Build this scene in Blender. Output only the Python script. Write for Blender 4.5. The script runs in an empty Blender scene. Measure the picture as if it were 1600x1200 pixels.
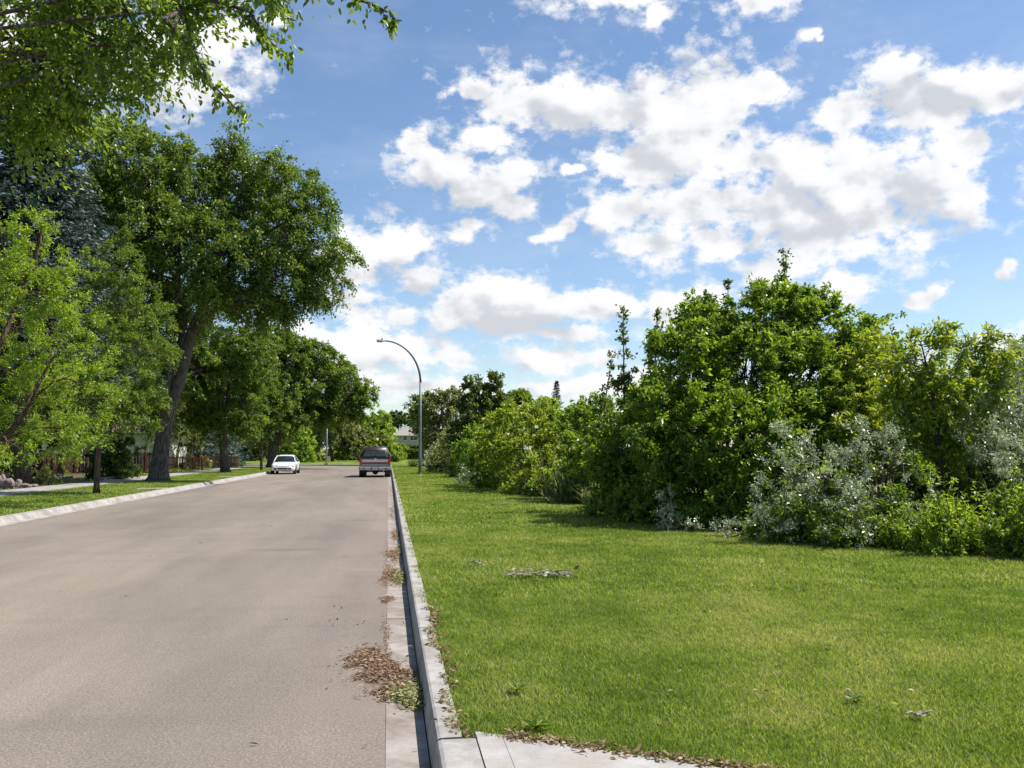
import bpy, math, random
import numpy as np
from mathutils import Vector

# ------------------------------------------------------------------ camera, sky, sun
F = 1450.0                       # focal length in photo pixels (1600 wide)
CAMH = 1.63
VPX, HOR = 607.0, 705.0          # where the street vanishes in the photo
PITCH = math.atan((HOR - 600.0) / F)
YAW = math.atan(((800.0 - VPX) / F) * math.cos(PITCH))
scene = bpy.context.scene
C = scene.collection
cam_d = bpy.data.cameras.new("camera")
cam_d.sensor_width = 36.0
cam_d.lens = F * 36.0 / 1600.0
cam_d.clip_start = 0.1
cam_d.clip_end = 6000
cam = bpy.data.objects.new("camera", cam_d)
C.objects.link(cam)
cam.location = (0, 0, CAMH)
cam.rotation_euler = (math.pi / 2 + PITCH, 0, -YAW)
scene.camera = cam

def ray(px, py):
    u, v = (px - 800.0) / F, (600.0 - py) / F
    fw = math.cos(PITCH) - v * math.sin(PITCH)
    up = v * math.cos(PITCH) + math.sin(PITCH)
    x = u * math.cos(YAW) + fw * math.sin(YAW)
    y = -u * math.sin(YAW) + fw * math.cos(YAW)
    return np.array([x, y, up])
def ground(px, py, z=0.15):
    d = ray(px, py); t = (z - CAMH) / d[2]
    return np.array([0, 0, CAMH]) + d * t
def at(px, py, Y):
    d = ray(px, py); t = Y / d[1]
    return np.array([0, 0, CAMH]) + d * t

SUN = np.array([0.66, 0.01, 1.0]); SUN /= np.linalg.norm(SUN)
SUN_EL = math.asin(SUN[2]); SUN_ROT = math.atan2(SUN[0], SUN[1])
sd = bpy.data.lights.new("sun", 'SUN')
sd.energy = 5.0; sd.angle = math.radians(0.5); sd.color = (1.0, 0.955, 0.89)
so = bpy.data.objects.new("sun", sd); C.objects.link(so)
so.rotation_euler = Vector(SUN).to_track_quat('Z', 'Y').to_euler()
so.location = (30, 20, 60)

scene.view_settings.view_transform = 'Standard'
scene.view_settings.look = 'None'
scene.view_settings.exposure = 0.60
scene.view_settings.gamma = 1.0
scene.render.engine = 'CYCLES'
scene.cycles.max_bounces = 7
scene.cycles.diffuse_bounces = 3
scene.cycles.glossy_bounces = 2
scene.cycles.transmission_bounces = 5
scene.cycles.transparent_max_bounces = 4
scene.cycles.caustics_reflective = False
scene.cycles.caustics_refractive = False

# clouds traced by direction: centre px, centre py, radius x, radius y
CLOUDS = [
 (745,150,55,22),(800,165,80,48),(880,165,85,50),(965,170,90,45),(1040,175,80,55),(1130,150,75,50),(1180,130,60,36),
 (1075,215,110,65),(1000,255,100,50),(770,215,45,28),(1130,250,70,45),(1235,255,95,60),(1330,275,120,70),(1430,290,110,65),
 (1510,230,70,35),(1500,310,50,45),(1330,345,150,60),(1200,320,120,52),(1080,325,110,38),(970,335,70,34),
 (1030,385,80,32),(1130,375,90,40),(1270,385,120,36),(1210,420,80,34),(1180,440,50,24),
 (1320,185,55,42),(1400,150,75,42),(1480,150,70,38),(1560,150,60,30),(1390,110,40,26),(1620,120,40,24),(1450,190,80,24),
 (640,232,24,28),(690,270,50,36),(745,295,60,34),(795,320,30,20),(805,272,40,16),
 (725,362,26,15),(748,352,24,16),(865,366,32,16),(888,352,26,20),(842,372,16,9),(888,268,13,10),(902,262,11,10),(940,240,40,20),
 (590,375,85,42),(560,420,60,32),(640,375,50,34),(660,436,38,26),(765,475,90,42),(790,500,80,30),(715,490,60,30),
 (940,473,66,27),(1035,474,42,24),(1090,468,55,26),(1030,495,40,18),(1313,450,48,22),(1440,460,24,11),(1462,452,18,12),(1420,466,12,6),(1558,430,16,9),(1573,419,12,10),
 (540,468,60,20),(560,500,45,35),(625,498,30,18),(475,515,55,28),(570,555,80,36),(640,548,50,30),(700,558,55,26),(885,522,70,17),(875,558,80,22),
 (610,604,70,18),(700,612,60,14),(850,603,110,16),(560,530,60,30),(1560,535,60,22),(1420,560,120,30),(980,600,90,24),(1260,560,140,22),
 (240,110,110,70),(320,80,80,60),(300,140,80,40),(380,50,50,34),(430,30,34,22),(180,80,80,60),(60,60,90,70),
 (950,0,75,22),(1030,15,28,24),(1200,0,70,20),(1268,60,14,9),(1285,54,12,10),(1292,66,8,7),

 (-150,200,140,70),(-300,420,160,60),(1800,260,160,70),(1750,450,120,40),(2000,150,160,60),(600,-260,220,70),(1300,-300,260,90),
]
SHADES = [
 (1270,365,170,34),(1180,395,110,24),(1100,205,110,30),(1230,300,110,36),(1390,300,110,30),(900,190,120,26),(1000,280,60,18),
 (1420,175,90,22),(740,300,80,20),(590,410,80,22),(760,505,100,18),(940,492,60,10),(1080,488,60,12),(600,575,150,22),
 (700,570,60,14),(880,575,110,14),(240,140,120,34),(1310,462,44,8),(660,450,34,10),(1400,345,120,20),(640,612,150,10),
]
def azel(px, py):
    d = ray(px, py); d = d / np.linalg.norm(d)
    return math.atan2(d[0], d[1]), math.asin(d[2])
def build_world():
    w = bpy.data.worlds.new("World"); scene.world = w; w.use_nodes = True
    nt = w.node_tree; N = nt.nodes; L = nt.links
    for n in list(N): N.remove(n)
    def node(t, **kw):
        n = N.new(t)
        for k, v in kw.items(): setattr(n, k, v)
        return n
    def math_(op, a, b=None, c=None, clamp=False):
        n = node('ShaderNodeMath', operation=op, use_clamp=clamp)
        for i, v in enumerate((a, b, c)):
            if v is None: continue
            if isinstance(v, (int, float)): n.inputs[i].default_value = v
            else: L.new(v, n.inputs[i])
        return n.outputs[0]
    tc = node('ShaderNodeTexCoord'); sep = node('ShaderNodeSeparateXYZ')
    L.new(tc.outputs['Generated'], sep.inputs[0])
    az = math_('ARCTAN2', sep.outputs[0], sep.outputs[1]); el = math_('ARCSINE', sep.outputs[2])
    uv = node('ShaderNodeCombineXYZ'); L.new(az, uv.inputs[0]); L.new(el, uv.inputs[1])
    def noise(scale, detail, rough, off=(0, 0, 0), sy=1.4):
        m = node('ShaderNodeVectorMath', operation='MULTIPLY_ADD')
        L.new(uv.outputs[0], m.inputs[0]); m.inputs[1].default_value = (1, sy, 1); m.inputs[2].default_value = off
        n = node('ShaderNodeTexNoise'); n.inputs['Scale'].default_value = scale
        n.inputs['Detail'].default_value = detail; n.inputs['Roughness'].default_value = rough
        L.new(m.outputs[0], n.inputs['Vector']); return n
    wn = noise(9, 3, 0.5, (3, 1, 0))
    ws = node('ShaderNodeVectorMath', operation='MULTIPLY_ADD')
    L.new(wn.outputs['Color'], ws.inputs[0]); ws.inputs[1].default_value = (.05, .035, 0); ws.inputs[2].default_value = (-.025, -.0175, 0)
    wu = node('ShaderNodeVectorMath', operation='ADD'); L.new(uv.outputs[0], wu.inputs[0]); L.new(ws.outputs[0], wu.inputs[1])
    def blobs(lst, sm):
        out = None
        for (px, py, rx, ry) in lst:
            a0, e0 = azel(px, py); a1, _ = azel(px + rx, py); _, e1 = azel(px, py - ry)
            ra, re = max(a1 - a0, .004), max(e1 - e0, .003)
            m = node('ShaderNodeVectorMath', operation='MULTIPLY_ADD')
            L.new(wu.outputs[0], m.inputs[0]); m.inputs[1].default_value = (1/ra, 1/re, 0); m.inputs[2].default_value = (-a0/ra, -e0/re, 0)
            l = node('ShaderNodeVectorMath', operation='LENGTH'); L.new(m.outputs[0], l.inputs[0])
            if out is None: out = l.outputs['Value']
            else: out = math_('SMOOTH_MIN', out, l.outputs['Value'], sm)
        return math_('SUBTRACT', 1.0, out)
    D = blobs(CLOUDS, 0.25)
    D = math_('MAXIMUM', D, -1.2)
    n1 = noise(11, 12, 0.62, (0, 0, .3)).outputs[0]
    s1 = noise(11, 4, 0.5, (0, 0, .3)).outputs[0]
    n1b = noise(11, 4, 0.5, (.010, .022, .3)).outputs[0]      # the same field a step towards the sun
    n2 = noise(38, 9, 0.62, (5, 2, .7)).outputs[0]
    nn = math_('ADD', math_('MULTIPLY', math_('SUBTRACT', n1, 0.5), 2.5), math_('MULTIPLY', math_('SUBTRACT', n2, 0.5), 2.4))
    dens = math_('ADD', math_('ADD', D, 0.21), nn)
    mr = node('ShaderNodeMapRange', interpolation_type='SMOOTHSTEP'); L.new(dens, mr.inputs[0])
    mr.inputs[1].default_value = -0.02; mr.inputs[2].default_value = 0.62
    wisp = math_('ADD', math_('ADD', math_('MULTIPLY', D, 0.8), math_('MULTIPLY', math_('SUBTRACT', n2, .5), 4.2)), math_('MULTIPLY', math_('SUBTRACT', n1, .5), 2.2))
    wr = node('ShaderNodeMapRange', interpolation_type='SMOOTHSTEP'); L.new(wisp, wr.inputs[0])
    wr.inputs[1].default_value = -.50; wr.inputs[2].default_value = .50; wr.inputs[4].default_value = .62
    alpha = math_('MAXIMUM', math_('MULTIPLY', mr.outputs[0], 0.985), wr.outputs[0])
    # thin veil
    veil = noise(5, 5, 0.6, (9, 4, 2), 3).outputs[0]
    vr = node('ShaderNodeMapRange'); L.new(veil, vr.inputs[0]); vr.inputs[1].default_value = .45; vr.inputs[2].default_value = .8; vr.inputs[4].default_value = .16
    alpha = math_('MAXIMUM', alpha, vr.outputs[0])
    S = blobs(SHADES, 0.3)
    emb = math_('MULTIPLY', math_('SUBTRACT', n1b, s1), 5.5)
    sh = math_('ADD', math_('MULTIPLY', math_('MAXIMUM', S, -0.8), 0.33), emb)
    sh = math_('ADD', sh, math_('MULTIPLY', math_('SUBTRACT', n1, .5), .85))
    sr = node('ShaderNodeMapRange', interpolation_type='SMOOTHSTEP'); L.new(sh, sr.inputs[0]); sr.inputs[1].default_value = -.62; sr.inputs[2].default_value = .72
    ramp = node('ShaderNodeValToRGB'); L.new(sr.outputs[0], ramp.inputs[0])
    e = ramp.color_ramp.elements
    e[0].position = 0; e[0].color = (1.0, 1.0, 1.0, 1); e[1].position = 1; e[1].color = (.64, .665, .71, 1)
    m_ = e.new(.45); m_.color = (.915, .925, .945, 1)
    sky = node('ShaderNodeTexSky', sky_type='NISHITA'); sky.sun_disc = False
    sky.sun_elevation = SUN_EL; sky.sun_rotation = SUN_ROT
    sky.altitude = 650; sky.air_density = 1.0; sky.dust_density = 0.9; sky.ozone_density = 1.4
    hs = node('ShaderNodeHueSaturation'); L.new(sky.outputs[0], hs.inputs['Color']); hs.inputs['Saturation'].default_value = 1.08
    b1 = node('ShaderNodeBackground'); L.new(hs.outputs[0], b1.inputs[0]); b1.inputs[1].default_value = 0.106
    b2 = node('ShaderNodeBackground'); L.new(ramp.outputs[0], b2.inputs[0]); b2.inputs[1].default_value = 0.68
    mx = node('ShaderNodeMixShader'); L.new(alpha, mx.inputs[0]); L.new(b1.outputs[0], mx.inputs[1]); L.new(b2.outputs[0], mx.inputs[2])
    out = node('ShaderNodeOutputWorld'); L.new(mx.outputs[0], out.inputs[0])
build_world()

# ------------------------------------------------------------------ helpers
rng = np.random.default_rng(7)
def nrm(v): return v / np.maximum(np.linalg.norm(v, axis=-1, keepdims=True), 1e-9)
def lin(r, g, b):
    f = lambda c: (c/255/12.92) if c/255 <= .04045 else ((c/255+.055)/1.055)**2.4
    return (f(r), f(g), f(b))

def off_of(p):
    o = np.zeros(3)
    while p is not None:
        o += np.array(p.location); p = p.parent
    return o
def link_mesh(name, V, faces, mat, parent=None, smooth=False, attrs=None):
    V = np.asarray(V, dtype=np.float32).reshape(-1, 3) - off_of(parent).astype(np.float32)
    me = bpy.data.meshes.new(name)
    if isinstance(faces, np.ndarray):
        k = faces.shape[1]; n = faces.shape[0]
        me.vertices.add(len(V)); me.vertices.foreach_set('co', V.ravel())
        me.loops.add(n * k); me.loops.foreach_set('vertex_index', faces.ravel().astype(np.int32))
        me.polygons.add(n); me.polygons.foreach_set('loop_start', np.arange(0, n * k, k, dtype=np.int32))
        me.update(calc_edges=True)
    else:
        me.from_pydata([tuple(map(float, v)) for v in V], [], faces); me.update()
    if attrs:
        for k, a in attrs.items():
            at_ = me.attributes.new(k, 'FLOAT', 'FACE'); at_.data.foreach_set('value', np.asarray(a, dtype=np.float32))
    if smooth: me.polygons.foreach_set('use_smooth', np.ones(len(me.polygons), dtype=bool))
    mats = mat if isinstance(mat, (list, tuple)) else [mat]
    for m in mats: me.materials.append(m)
    o = bpy.data.objects.new(name, me); C.objects.link(o)
    if parent is not None: o.parent = parent
    return o
def tag(o, label, cat, group=None):
    o['label'] = label; o['category'] = cat
    if group: o['group'] = group
    return o
def thing(name, label, cat, loc=(0, 0, 0), group=None):
    o = bpy.data.objects.new(name, None); o.location = tuple(map(float, loc)); o.empty_display_size = .3
    C.objects.link(o); return tag(o, label, cat, group)
def struct(o, kind='structure'):
    o['kind'] = kind; return o

class MB:
    def __init__(s): s.v = []; s.f = []
    def add(s, verts, faces):
        b = len(s.v); s.v += [tuple(map(float, p)) for p in verts]; s.f += [tuple(b + i for i in f) for f in faces]; return s
    def box(s, c, d, rz=0.0, taper=1.0):
        cx, cy, cz = c; hx, hy, hz = d[0]/2, d[1]/2, d[2]/2; P = []
        for z in (-1, 1):
            t = taper if z > 0 else 1
            for (x, y) in ((-1, -1), (1, -1), (1, 1), (-1, 1)):
                X, Y = x*hx*t, y*hy*t
                P.append((cx + X*math.cos(rz) - Y*math.sin(rz), cy + X*math.sin(rz) + Y*math.cos(rz), cz + z*hz))
        return s.add(P, [(3, 2, 1, 0), (4, 5, 6, 7), (0, 1, 5, 4), (1, 2, 6, 5), (2, 3, 7, 6), (3, 0, 4, 7)])
    def tube(s, pts, rad, n=8, caps=True, jitter=0):
        pts = [np.array(p, float) for p in pts]; m = len(pts)
        if not hasattr(rad, '__len__'): rad = [rad]*m
        ref = np.array([0, 0, 1.0]); V = []
        d0 = nrm(pts[1]-pts[0])
        if abs(d0[2]) > .9: ref = np.array([1.0, 0, 0])
        u = nrm(np.cross(d0, ref))
        for i in range(m):
            d = nrm(pts[min(i+1, m-1)] - pts[max(i-1, 0)])
            u = nrm(u - d*np.dot(u, d)); w = np.cross(d, u)
            for k in range(n):
                a = 2*math.pi*k/n; r = rad[i]*(1 + (jitter*math.sin(3*a + i*.7) if jitter else 0))
                V.append(pts[i] + r*(math.cos(a)*u + math.sin(a)*w))
        Fc = [(i*n+k, i*n+(k+1) % n, (i+1)*n+(k+1) % n, (i+1)*n+k) for i in range(m-1) for k in range(n)]
        if caps: Fc += [tuple(range(n))[::-1], tuple((m-1)*n+k for k in range(n))]
        return s.add(V, Fc)
    def loft(s, rings, close=True, caps=True):
        n = len(rings[0]); V = [p for r in rings for p in r]; m = len(rings); Fc = []
        for i in range(m-1):
            for k in range(n if close else n-1):
                Fc.append((i*n+k, i*n+(k+1) % n, (i+1)*n+(k+1) % n, (i+1)*n+k))
        if caps and close: Fc += [tuple(range(n))[::-1], tuple((m-1)*n+k for k in range(n))]
        return s.add(V, Fc)
    def build(s, name, mat, parent=None, smooth=False, bevel=0, seg=2):
        o = link_mesh(name, s.v, s.f, mat, parent, smooth)
        if bevel:
            b = o.modifiers.new('bevel', 'BEVEL'); b.width = bevel; b.segments = seg; b.limit_method = 'ANGLE'; b.angle_limit = math.radians(35)
        return o

# ------------------------------------------------------------------ materials
def mat_base(name):
    m = bpy.data.materials.new(name); m.use_nodes = True
    nt = m.node_tree
    for n in list(nt.nodes): nt.nodes.remove(n)
    out = nt.nodes.new('ShaderNodeOutputMaterial'); bs = nt.nodes.new('ShaderNodeBsdfPrincipled')
    nt.links.new(bs.outputs[0], out.inputs[0])
    return m, nt, bs, out
def simple(name, col, rough=.5, metal=0.0, spec=.5, coat=0.0, var=.06, scale=6.0):
    m, nt, bs, out = mat_base(name)
    tc = nt.nodes.new('ShaderNodeTexCoord'); n = nt.nodes.new('ShaderNodeTexNoise'); n.inputs['Scale'].default_value = scale; n.inputs['Detail'].default_value = 6
    nt.links.new(tc.outputs['Object'], n.inputs['Vector'])
    r = nt.nodes.new('ShaderNodeValToRGB'); nt.links.new(n.outputs[0], r.inputs[0])
    r.color_ramp.elements[0].position = .3; r.color_ramp.elements[1].position = .7
    r.color_ramp.elements[0].color = tuple(max(c*(1-var*2), 0) for c in col) + (1,)
    r.color_ramp.elements[1].color = tuple(min(c*(1+var), 1) for c in col) + (1,)
    nt.links.new(r.outputs[0], bs.inputs['Base Color'])
    bs.inputs['Roughness'].default_value = rough; bs.inputs['Metallic'].default_value = metal
    bs.inputs['Specular IOR Level'].default_value = spec; bs.inputs['Coat Weight'].default_value = coat
    return m
class NG:
    """small node-graph builder for the ground materials"""
    def __init__(s, name):
        s.m, s.nt, s.bs, s.out = mat_base(name); s.tc = s.nt.nodes.new('ShaderNodeTexCoord')
    def noise(s, scale, detail=6, rough=.6, stretch=(1, 1, 1), off=(0, 0, .37)):
        mp = s.nt.nodes.new('ShaderNodeMapping'); mp.inputs['Scale'].default_value = stretch; mp.inputs['Location'].default_value = off
        s.nt.links.new(s.tc.outputs['Object'], mp.inputs[0])
        n = s.nt.nodes.new('ShaderNodeTexNoise'); n.inputs['Scale'].default_value = scale; n.inputs['Detail'].default_value = detail; n.inputs['Roughness'].default_value = rough
        s.nt.links.new(mp.outputs[0], n.inputs['Vector']); return n.outputs[0]
    def voro(s, scale, stretch=(1, 1, 1), feat='F1', out='Distance'):
        mp = s.nt.nodes.new('ShaderNodeMapping'); mp.inputs['Scale'].default_value = stretch
        s.nt.links.new(s.tc.outputs['Object'], mp.inputs[0])
        n = s.nt.nodes.new('ShaderNodeTexVoronoi'); n.feature = feat; n.inputs['Scale'].default_value = scale
        s.nt.links.new(mp.outputs[0], n.inputs['Vector']); return n.outputs[out]
    def ramp(s, fac, stops):
        r = s.nt.nodes.new('ShaderNodeValToRGB'); s.nt.links.new(fac, r.inputs[0]); e = r.color_ramp.elements
        while len(e) < len(stops): e.new(.5)
        for k, (p, c) in enumerate(stops):
            e[k].position = p; e[k].color = (c + (1,)) if len(c) == 3 else c
        return r.outputs[0]
    def rng(s, fac, a, b, c=0.0, d=1.0):
        n = s.nt.nodes.new('ShaderNodeMapRange'); s.nt.links.new(fac, n.inputs[0])
        for i, v in enumerate((a, b, c, d)): n.inputs[i+1].default_value = v
        return n.outputs[0]
    def mix(s, fac, a, b, mode='MIX'):
        n = s.nt.nodes.new('ShaderNodeMix'); n.data_type = 'RGBA'; n.blend_type = mode
        for sock, v in ((n.inputs[0], fac), (n.inputs[6], a), (n.inputs[7], b)):
            if isinstance(v, (int, float)): sock.default_value = v
            elif isinstance(v, tuple): sock.default_value = v + (1,) if len(v) == 3 else v
            else: s.nt.links.new(v, sock)
        return n.outputs[2]
    def math(s, op, a, b=0.0, clamp=False):
        n = s.nt.nodes.new('ShaderNodeMath'); n.operation = op; n.use_clamp = clamp
        for i, v in enumerate((a, b)):
            if isinstance(v, (int, float)): n.inputs[i].default_value = v
            else: s.nt.links.new(v, n.inputs[i])
        return n.outputs[0]
    def xyz(s):
        n = s.nt.nodes.new('ShaderNodeSeparateXYZ'); s.nt.links.new(s.tc.outputs['Object'], n.inputs[0]); return n.outputs
    def attr(s, name):
        n = s.nt.nodes.new('ShaderNodeAttribute'); n.attribute_name = name; return n.outputs['Fac']
    def finish(s, col, rough=.85, bump=None, bstr=.3, bdist=.01, spec=.3):
        s.nt.links.new(col, s.bs.inputs['Base Color'])
        if isinstance(rough, (int, float)): s.bs.inputs['Roughness'].default_value = rough
        else: s.nt.links.new(rough, s.bs.inputs['Roughness'])
        s.bs.inputs['Specular IOR Level'].default_value = spec
        if bump is not None:
            b = s.nt.nodes.new('ShaderNodeBump'); b.inputs['Strength'].default_value = bstr; b.inputs['Distance'].default_value = bdist
            s.nt.links.new(bump, b.inputs['Height']); s.nt.links.new(b.outputs[0], s.bs.inputs['Normal'])
        return s.m

def leaf_mat(name, dark, mid, light, transl=.4, tcol=None, rough=.42, spec=.4):
    g = NG(name); nt = g.nt
    v = g.attr('leaf_var'); c = g.attr('clump_var')
    f = g.math('ADD', g.math('MULTIPLY', v, .62), g.math('MULTIPLY', c, .38))
    col = g.ramp(f, [(.12, dark), (.5, mid), (.88, light)])
    g.finish(col, rough, spec=spec)
    tr = nt.nodes.new('ShaderNodeBsdfTranslucent')
    tc_ = g.mix(1.0, col, tcol or (2.3, 1.95, .75), 'MULTIPLY')
    nt.links.new(tc_, tr.inputs[0])
    mx = nt.nodes.new('ShaderNodeMixShader'); mx.inputs[0].default_value = transl
    nt.links.new(g.bs.outputs[0], mx.inputs[1]); nt.links.new(tr.outputs[0], mx.inputs[2]); nt.links.new(mx.outputs[0], g.out.inputs[0])
    return g.m
LM = {
 'elm':    leaf_mat('elm_leaf', (0.056,0.099,0.020), (0.095,0.162,0.028), (0.190,0.280,0.045), .38),
 'ash':    leaf_mat('ash_leaf', (0.091,0.158,0.022), (0.162,0.262,0.035), (0.295,0.409,0.054), 0.50),
 'linden': leaf_mat('linden_leaf', (0.057,0.104,0.020), (0.096,0.166,0.029), (0.180,0.256,0.045), 0.47),
 'dark':   leaf_mat('dark_leaf', (0.036,0.064,0.016), (0.058,0.100,0.022), (0.102,0.156,0.032), 0.39),
 'lilac':  leaf_mat('lilac_leaf', (0.062,0.121,0.017), (0.110,0.196,0.025), (0.218,0.329,0.041), 0.50, rough=.34, spec=.5),
 'yellow': leaf_mat('yellow_green_leaf', (.085,.150,.016), (.155,.240,.028), (.33,.375,.070), .48),
 'silver': leaf_mat('silver_leaf', (.15,.20,.095), (.34,.39,.245), (.68,.69,.57), .30, (1.2,1.2,.8), .34, .8),
 'pale':   leaf_mat('pale_green_leaf', (.085,.120,.045), (.150,.188,.074), (.290,.325,.155), .36),
 'poplar': leaf_mat('poplar_leaf', (0.047,0.083,0.025), (0.081,0.128,0.037), (0.149,0.205,0.065), 0.41, rough=.35, spec=.5),
 'red':    leaf_mat('barberry_leaf', (0.065,0.023,0.023), (0.111,0.042,0.039), (0.169,0.072,0.058), .3, (1.5,.8,.7)),
 'spruce': leaf_mat('spruce_needle', (.034,.062,.050), (.070,.110,.094), (.135,.185,.165), .12, (1.2,1.2,1.0), .5),
 'hedge':  leaf_mat('hedge_leaf', (0.054,0.086,0.020), (0.083,0.131,0.028), (0.138,0.196,0.040), 0.39),
 'tallgrass': leaf_mat('tall_grass_blade', (.10,.15,.06), (.16,.21,.10), (.26,.30,.16), .35),
 'near_elm': leaf_mat('near_elm_leaf', (0.062,0.110,0.020), (0.112,0.188,0.028), (0.213,0.314,0.047), .45, rough=.38, spec=.5),
}
def bark_mat(name, c1, c2):
    g = NG(name)
    a = g.noise(14, 8, .65, (1, 1, .16)); b = g.voro(16, (1, 1, .12), 'DISTANCE_TO_EDGE')
    f = g.math('MULTIPLY', a, g.rng(b, 0, .25, .55, 1.25))
    return g.finish(g.ramp(f, [(.22, c1), (.62, c2)]), .92, f, .9, .06, .15)
BARK = bark_mat('elm_bark', (.040,.032,.027), (.175,.145,.125))
BARK2 = bark_mat('brown_bark', (.05,.033,.026), (.19,.125,.095))
TWIG = simple('twig', (.055,.042,.034), .9, var=.2)
TWIGR = simple('reddish_twig', (.075,.048,.036), .9, var=.2)

# ------------------------------------------------------------------ foliage
def leaves_mesh(name, P, A, N, Ls, Ws, clump, mat, parent, shape='quad', fold=.18):
    """P position of leaf base, A axis, N normal; one small folded leaf each"""
    n = len(P); A = nrm(A); S = nrm(np.cross(A, N)); Nn = nrm(np.cross(S, A))
    Ls = Ls[:, None]; Ws = Ws[:, None]
    up = Nn * Ws * fold
    if shape == 'quad':
        V = np.stack([P, P + A*Ls*.45 + S*Ws*.5 + up, P + A*Ls, P + A*Ls*.45 - S*Ws*.5 + up], 1)
        Fc = np.arange(n*4).reshape(n, 4); rep = 1
    else:
        tip = P + A*Ls - Nn*Ls*.12
        V = np.stack([P, P + A*Ls*.28 + S*Ws*.46 + up, P + A*Ls*.68 + S*Ws*.38 + up*.8 - Nn*Ls*.04, tip,
                      P + A*Ls*.68 - S*Ws*.38 + up*.8 - Nn*Ls*.04, P + A*Ls*.28 - S*Ws*.46 + up], 1)
        b = np.arange(n)[:, None]*6
        Fc = np.concatenate([b + np.array([[0, 1, 2, 3]]), b + np.array([[0, 3, 4, 5]])], 1).reshape(-1, 4); rep = 2
    lv = rng.random(n)
    return link_mesh(name, V.reshape(-1, 3), Fc, mat, parent, attrs={'leaf_var': np.repeat(lv, rep), 'clump_var': np.repeat(clump, rep)})

def clump_points(lobes, nclump, inner=.45):
    """lobes: list of (centre, radii). returns clump centres, outward directions"""
    Cn = np.array([l[0] for l in lobes], float); R = np.array([l[1] for l in lobes], float)
    wgt = (R[:, 0]*R[:, 1] + R[:, 1]*R[:, 2] + R[:, 0]*R[:, 2]); wgt /= wgt.sum()
    pts = []; outs = []; idx = []
    for _try in range(nclump*60):
        if len(pts) >= nclump: break
        k = rng.choice(len(lobes), p=wgt); u = nrm(rng.normal(size=3))
        t = (inner + (1.04-inner)*rng.random()**.6)*(rng.uniform(1.0, 1.22) if rng.random() < .10 else 1)
        p = Cn[k] + R[k]*u*t
        q = np.linalg.norm((p - Cn)/R, axis=1)
        q[k] = 9
        if q.min() < .55 and rng.random() < .8: continue
        if p[2] < .12: continue
        pts.append(p); outs.append(u); idx.append(k)
    return np.array(pts), np.array(outs), np.array(idx)

def foliage(name, parent, pts, outs, n_leaves, size, clump_r, mat, shape='quad', twigs=5, droop=.25, lift=.15, upn=.8, flat=.75, aspect=.55, out_w=.8):
    nc = len(pts); per = max(int(n_leaves/(nc*twigs)), 2)
    cr = clump_r*rng.uniform(.65, 1.35, nc)
    d = nrm(outs[:, None, :]*out_w + rng.normal(size=(nc, twigs, 3))*.75*np.array([1, 1, flat]) + np.array([0, 0, lift]))
    Lt = (cr[:, None]*rng.uniform(.7, 1.4, (nc, twigs)))
    t = rng.random((nc, twigs, per))**.8
    base = pts[:, None, :] - d*Lt[..., None]*.35
    P = base[:, :, None, :] + d[:, :, None, :]*(t*Lt[..., None])[..., None]
    P = P + rng.normal(size=P.shape)*(.10*Lt)[..., None, None]
    P[..., 2] -= droop*(t**2)*Lt[..., None]
    tw = d[:, :, None, :] - np.array([0, 0, 1.0])*(droop*1.2*t)[..., None]
    side = rng.normal(size=P.shape)
    A = nrm(tw*.7 + side*.55 + np.array([0, 0, -.25]))
    N = nrm(rng.normal(size=P.shape)*.7 + np.array([0, 0, upn]))
    cl = np.clip(rng.normal(.5, .25, nc), 0, 1)[:, None, None] + np.zeros((nc, twigs, per))
    n = nc*twigs*per
    Ls = size*rng.uniform(.6, 1.25, n)
    P = P.reshape(-1, 3); keep = P[:, 2] > .16
    o = leaves_mesh(name, P[keep], A.reshape(-1, 3)[keep], N.reshape(-1, 3)[keep], Ls[keep], Ls[keep]*aspect*rng.uniform(.8, 1.2, n)[keep], cl.ravel()[keep], mat, parent, shape)
    return o

def bend(a, b, sag=.12, n=5, jit=.04):
    a, b = np.array(a, float), np.array(b, float); L_ = np.linalg.norm(b-a); out = []
    j = rng.normal(size=3)*jit*L_
    for i in range(n):
        t = i/(n-1); p = a*(1-t) + b*t
        p = p + (np.array([0, 0, sag*L_]) + j)*math.sin(math.pi*t)
        out.append(p)
    return out

def lob(px, py, r, Y, ry=None, rd=None):
    c = at(px, py, Y); s = Y/F
    return (c, np.array([r*s, (rd if rd is not None else r)*s, (ry if ry is not None else r)*s]))

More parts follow.
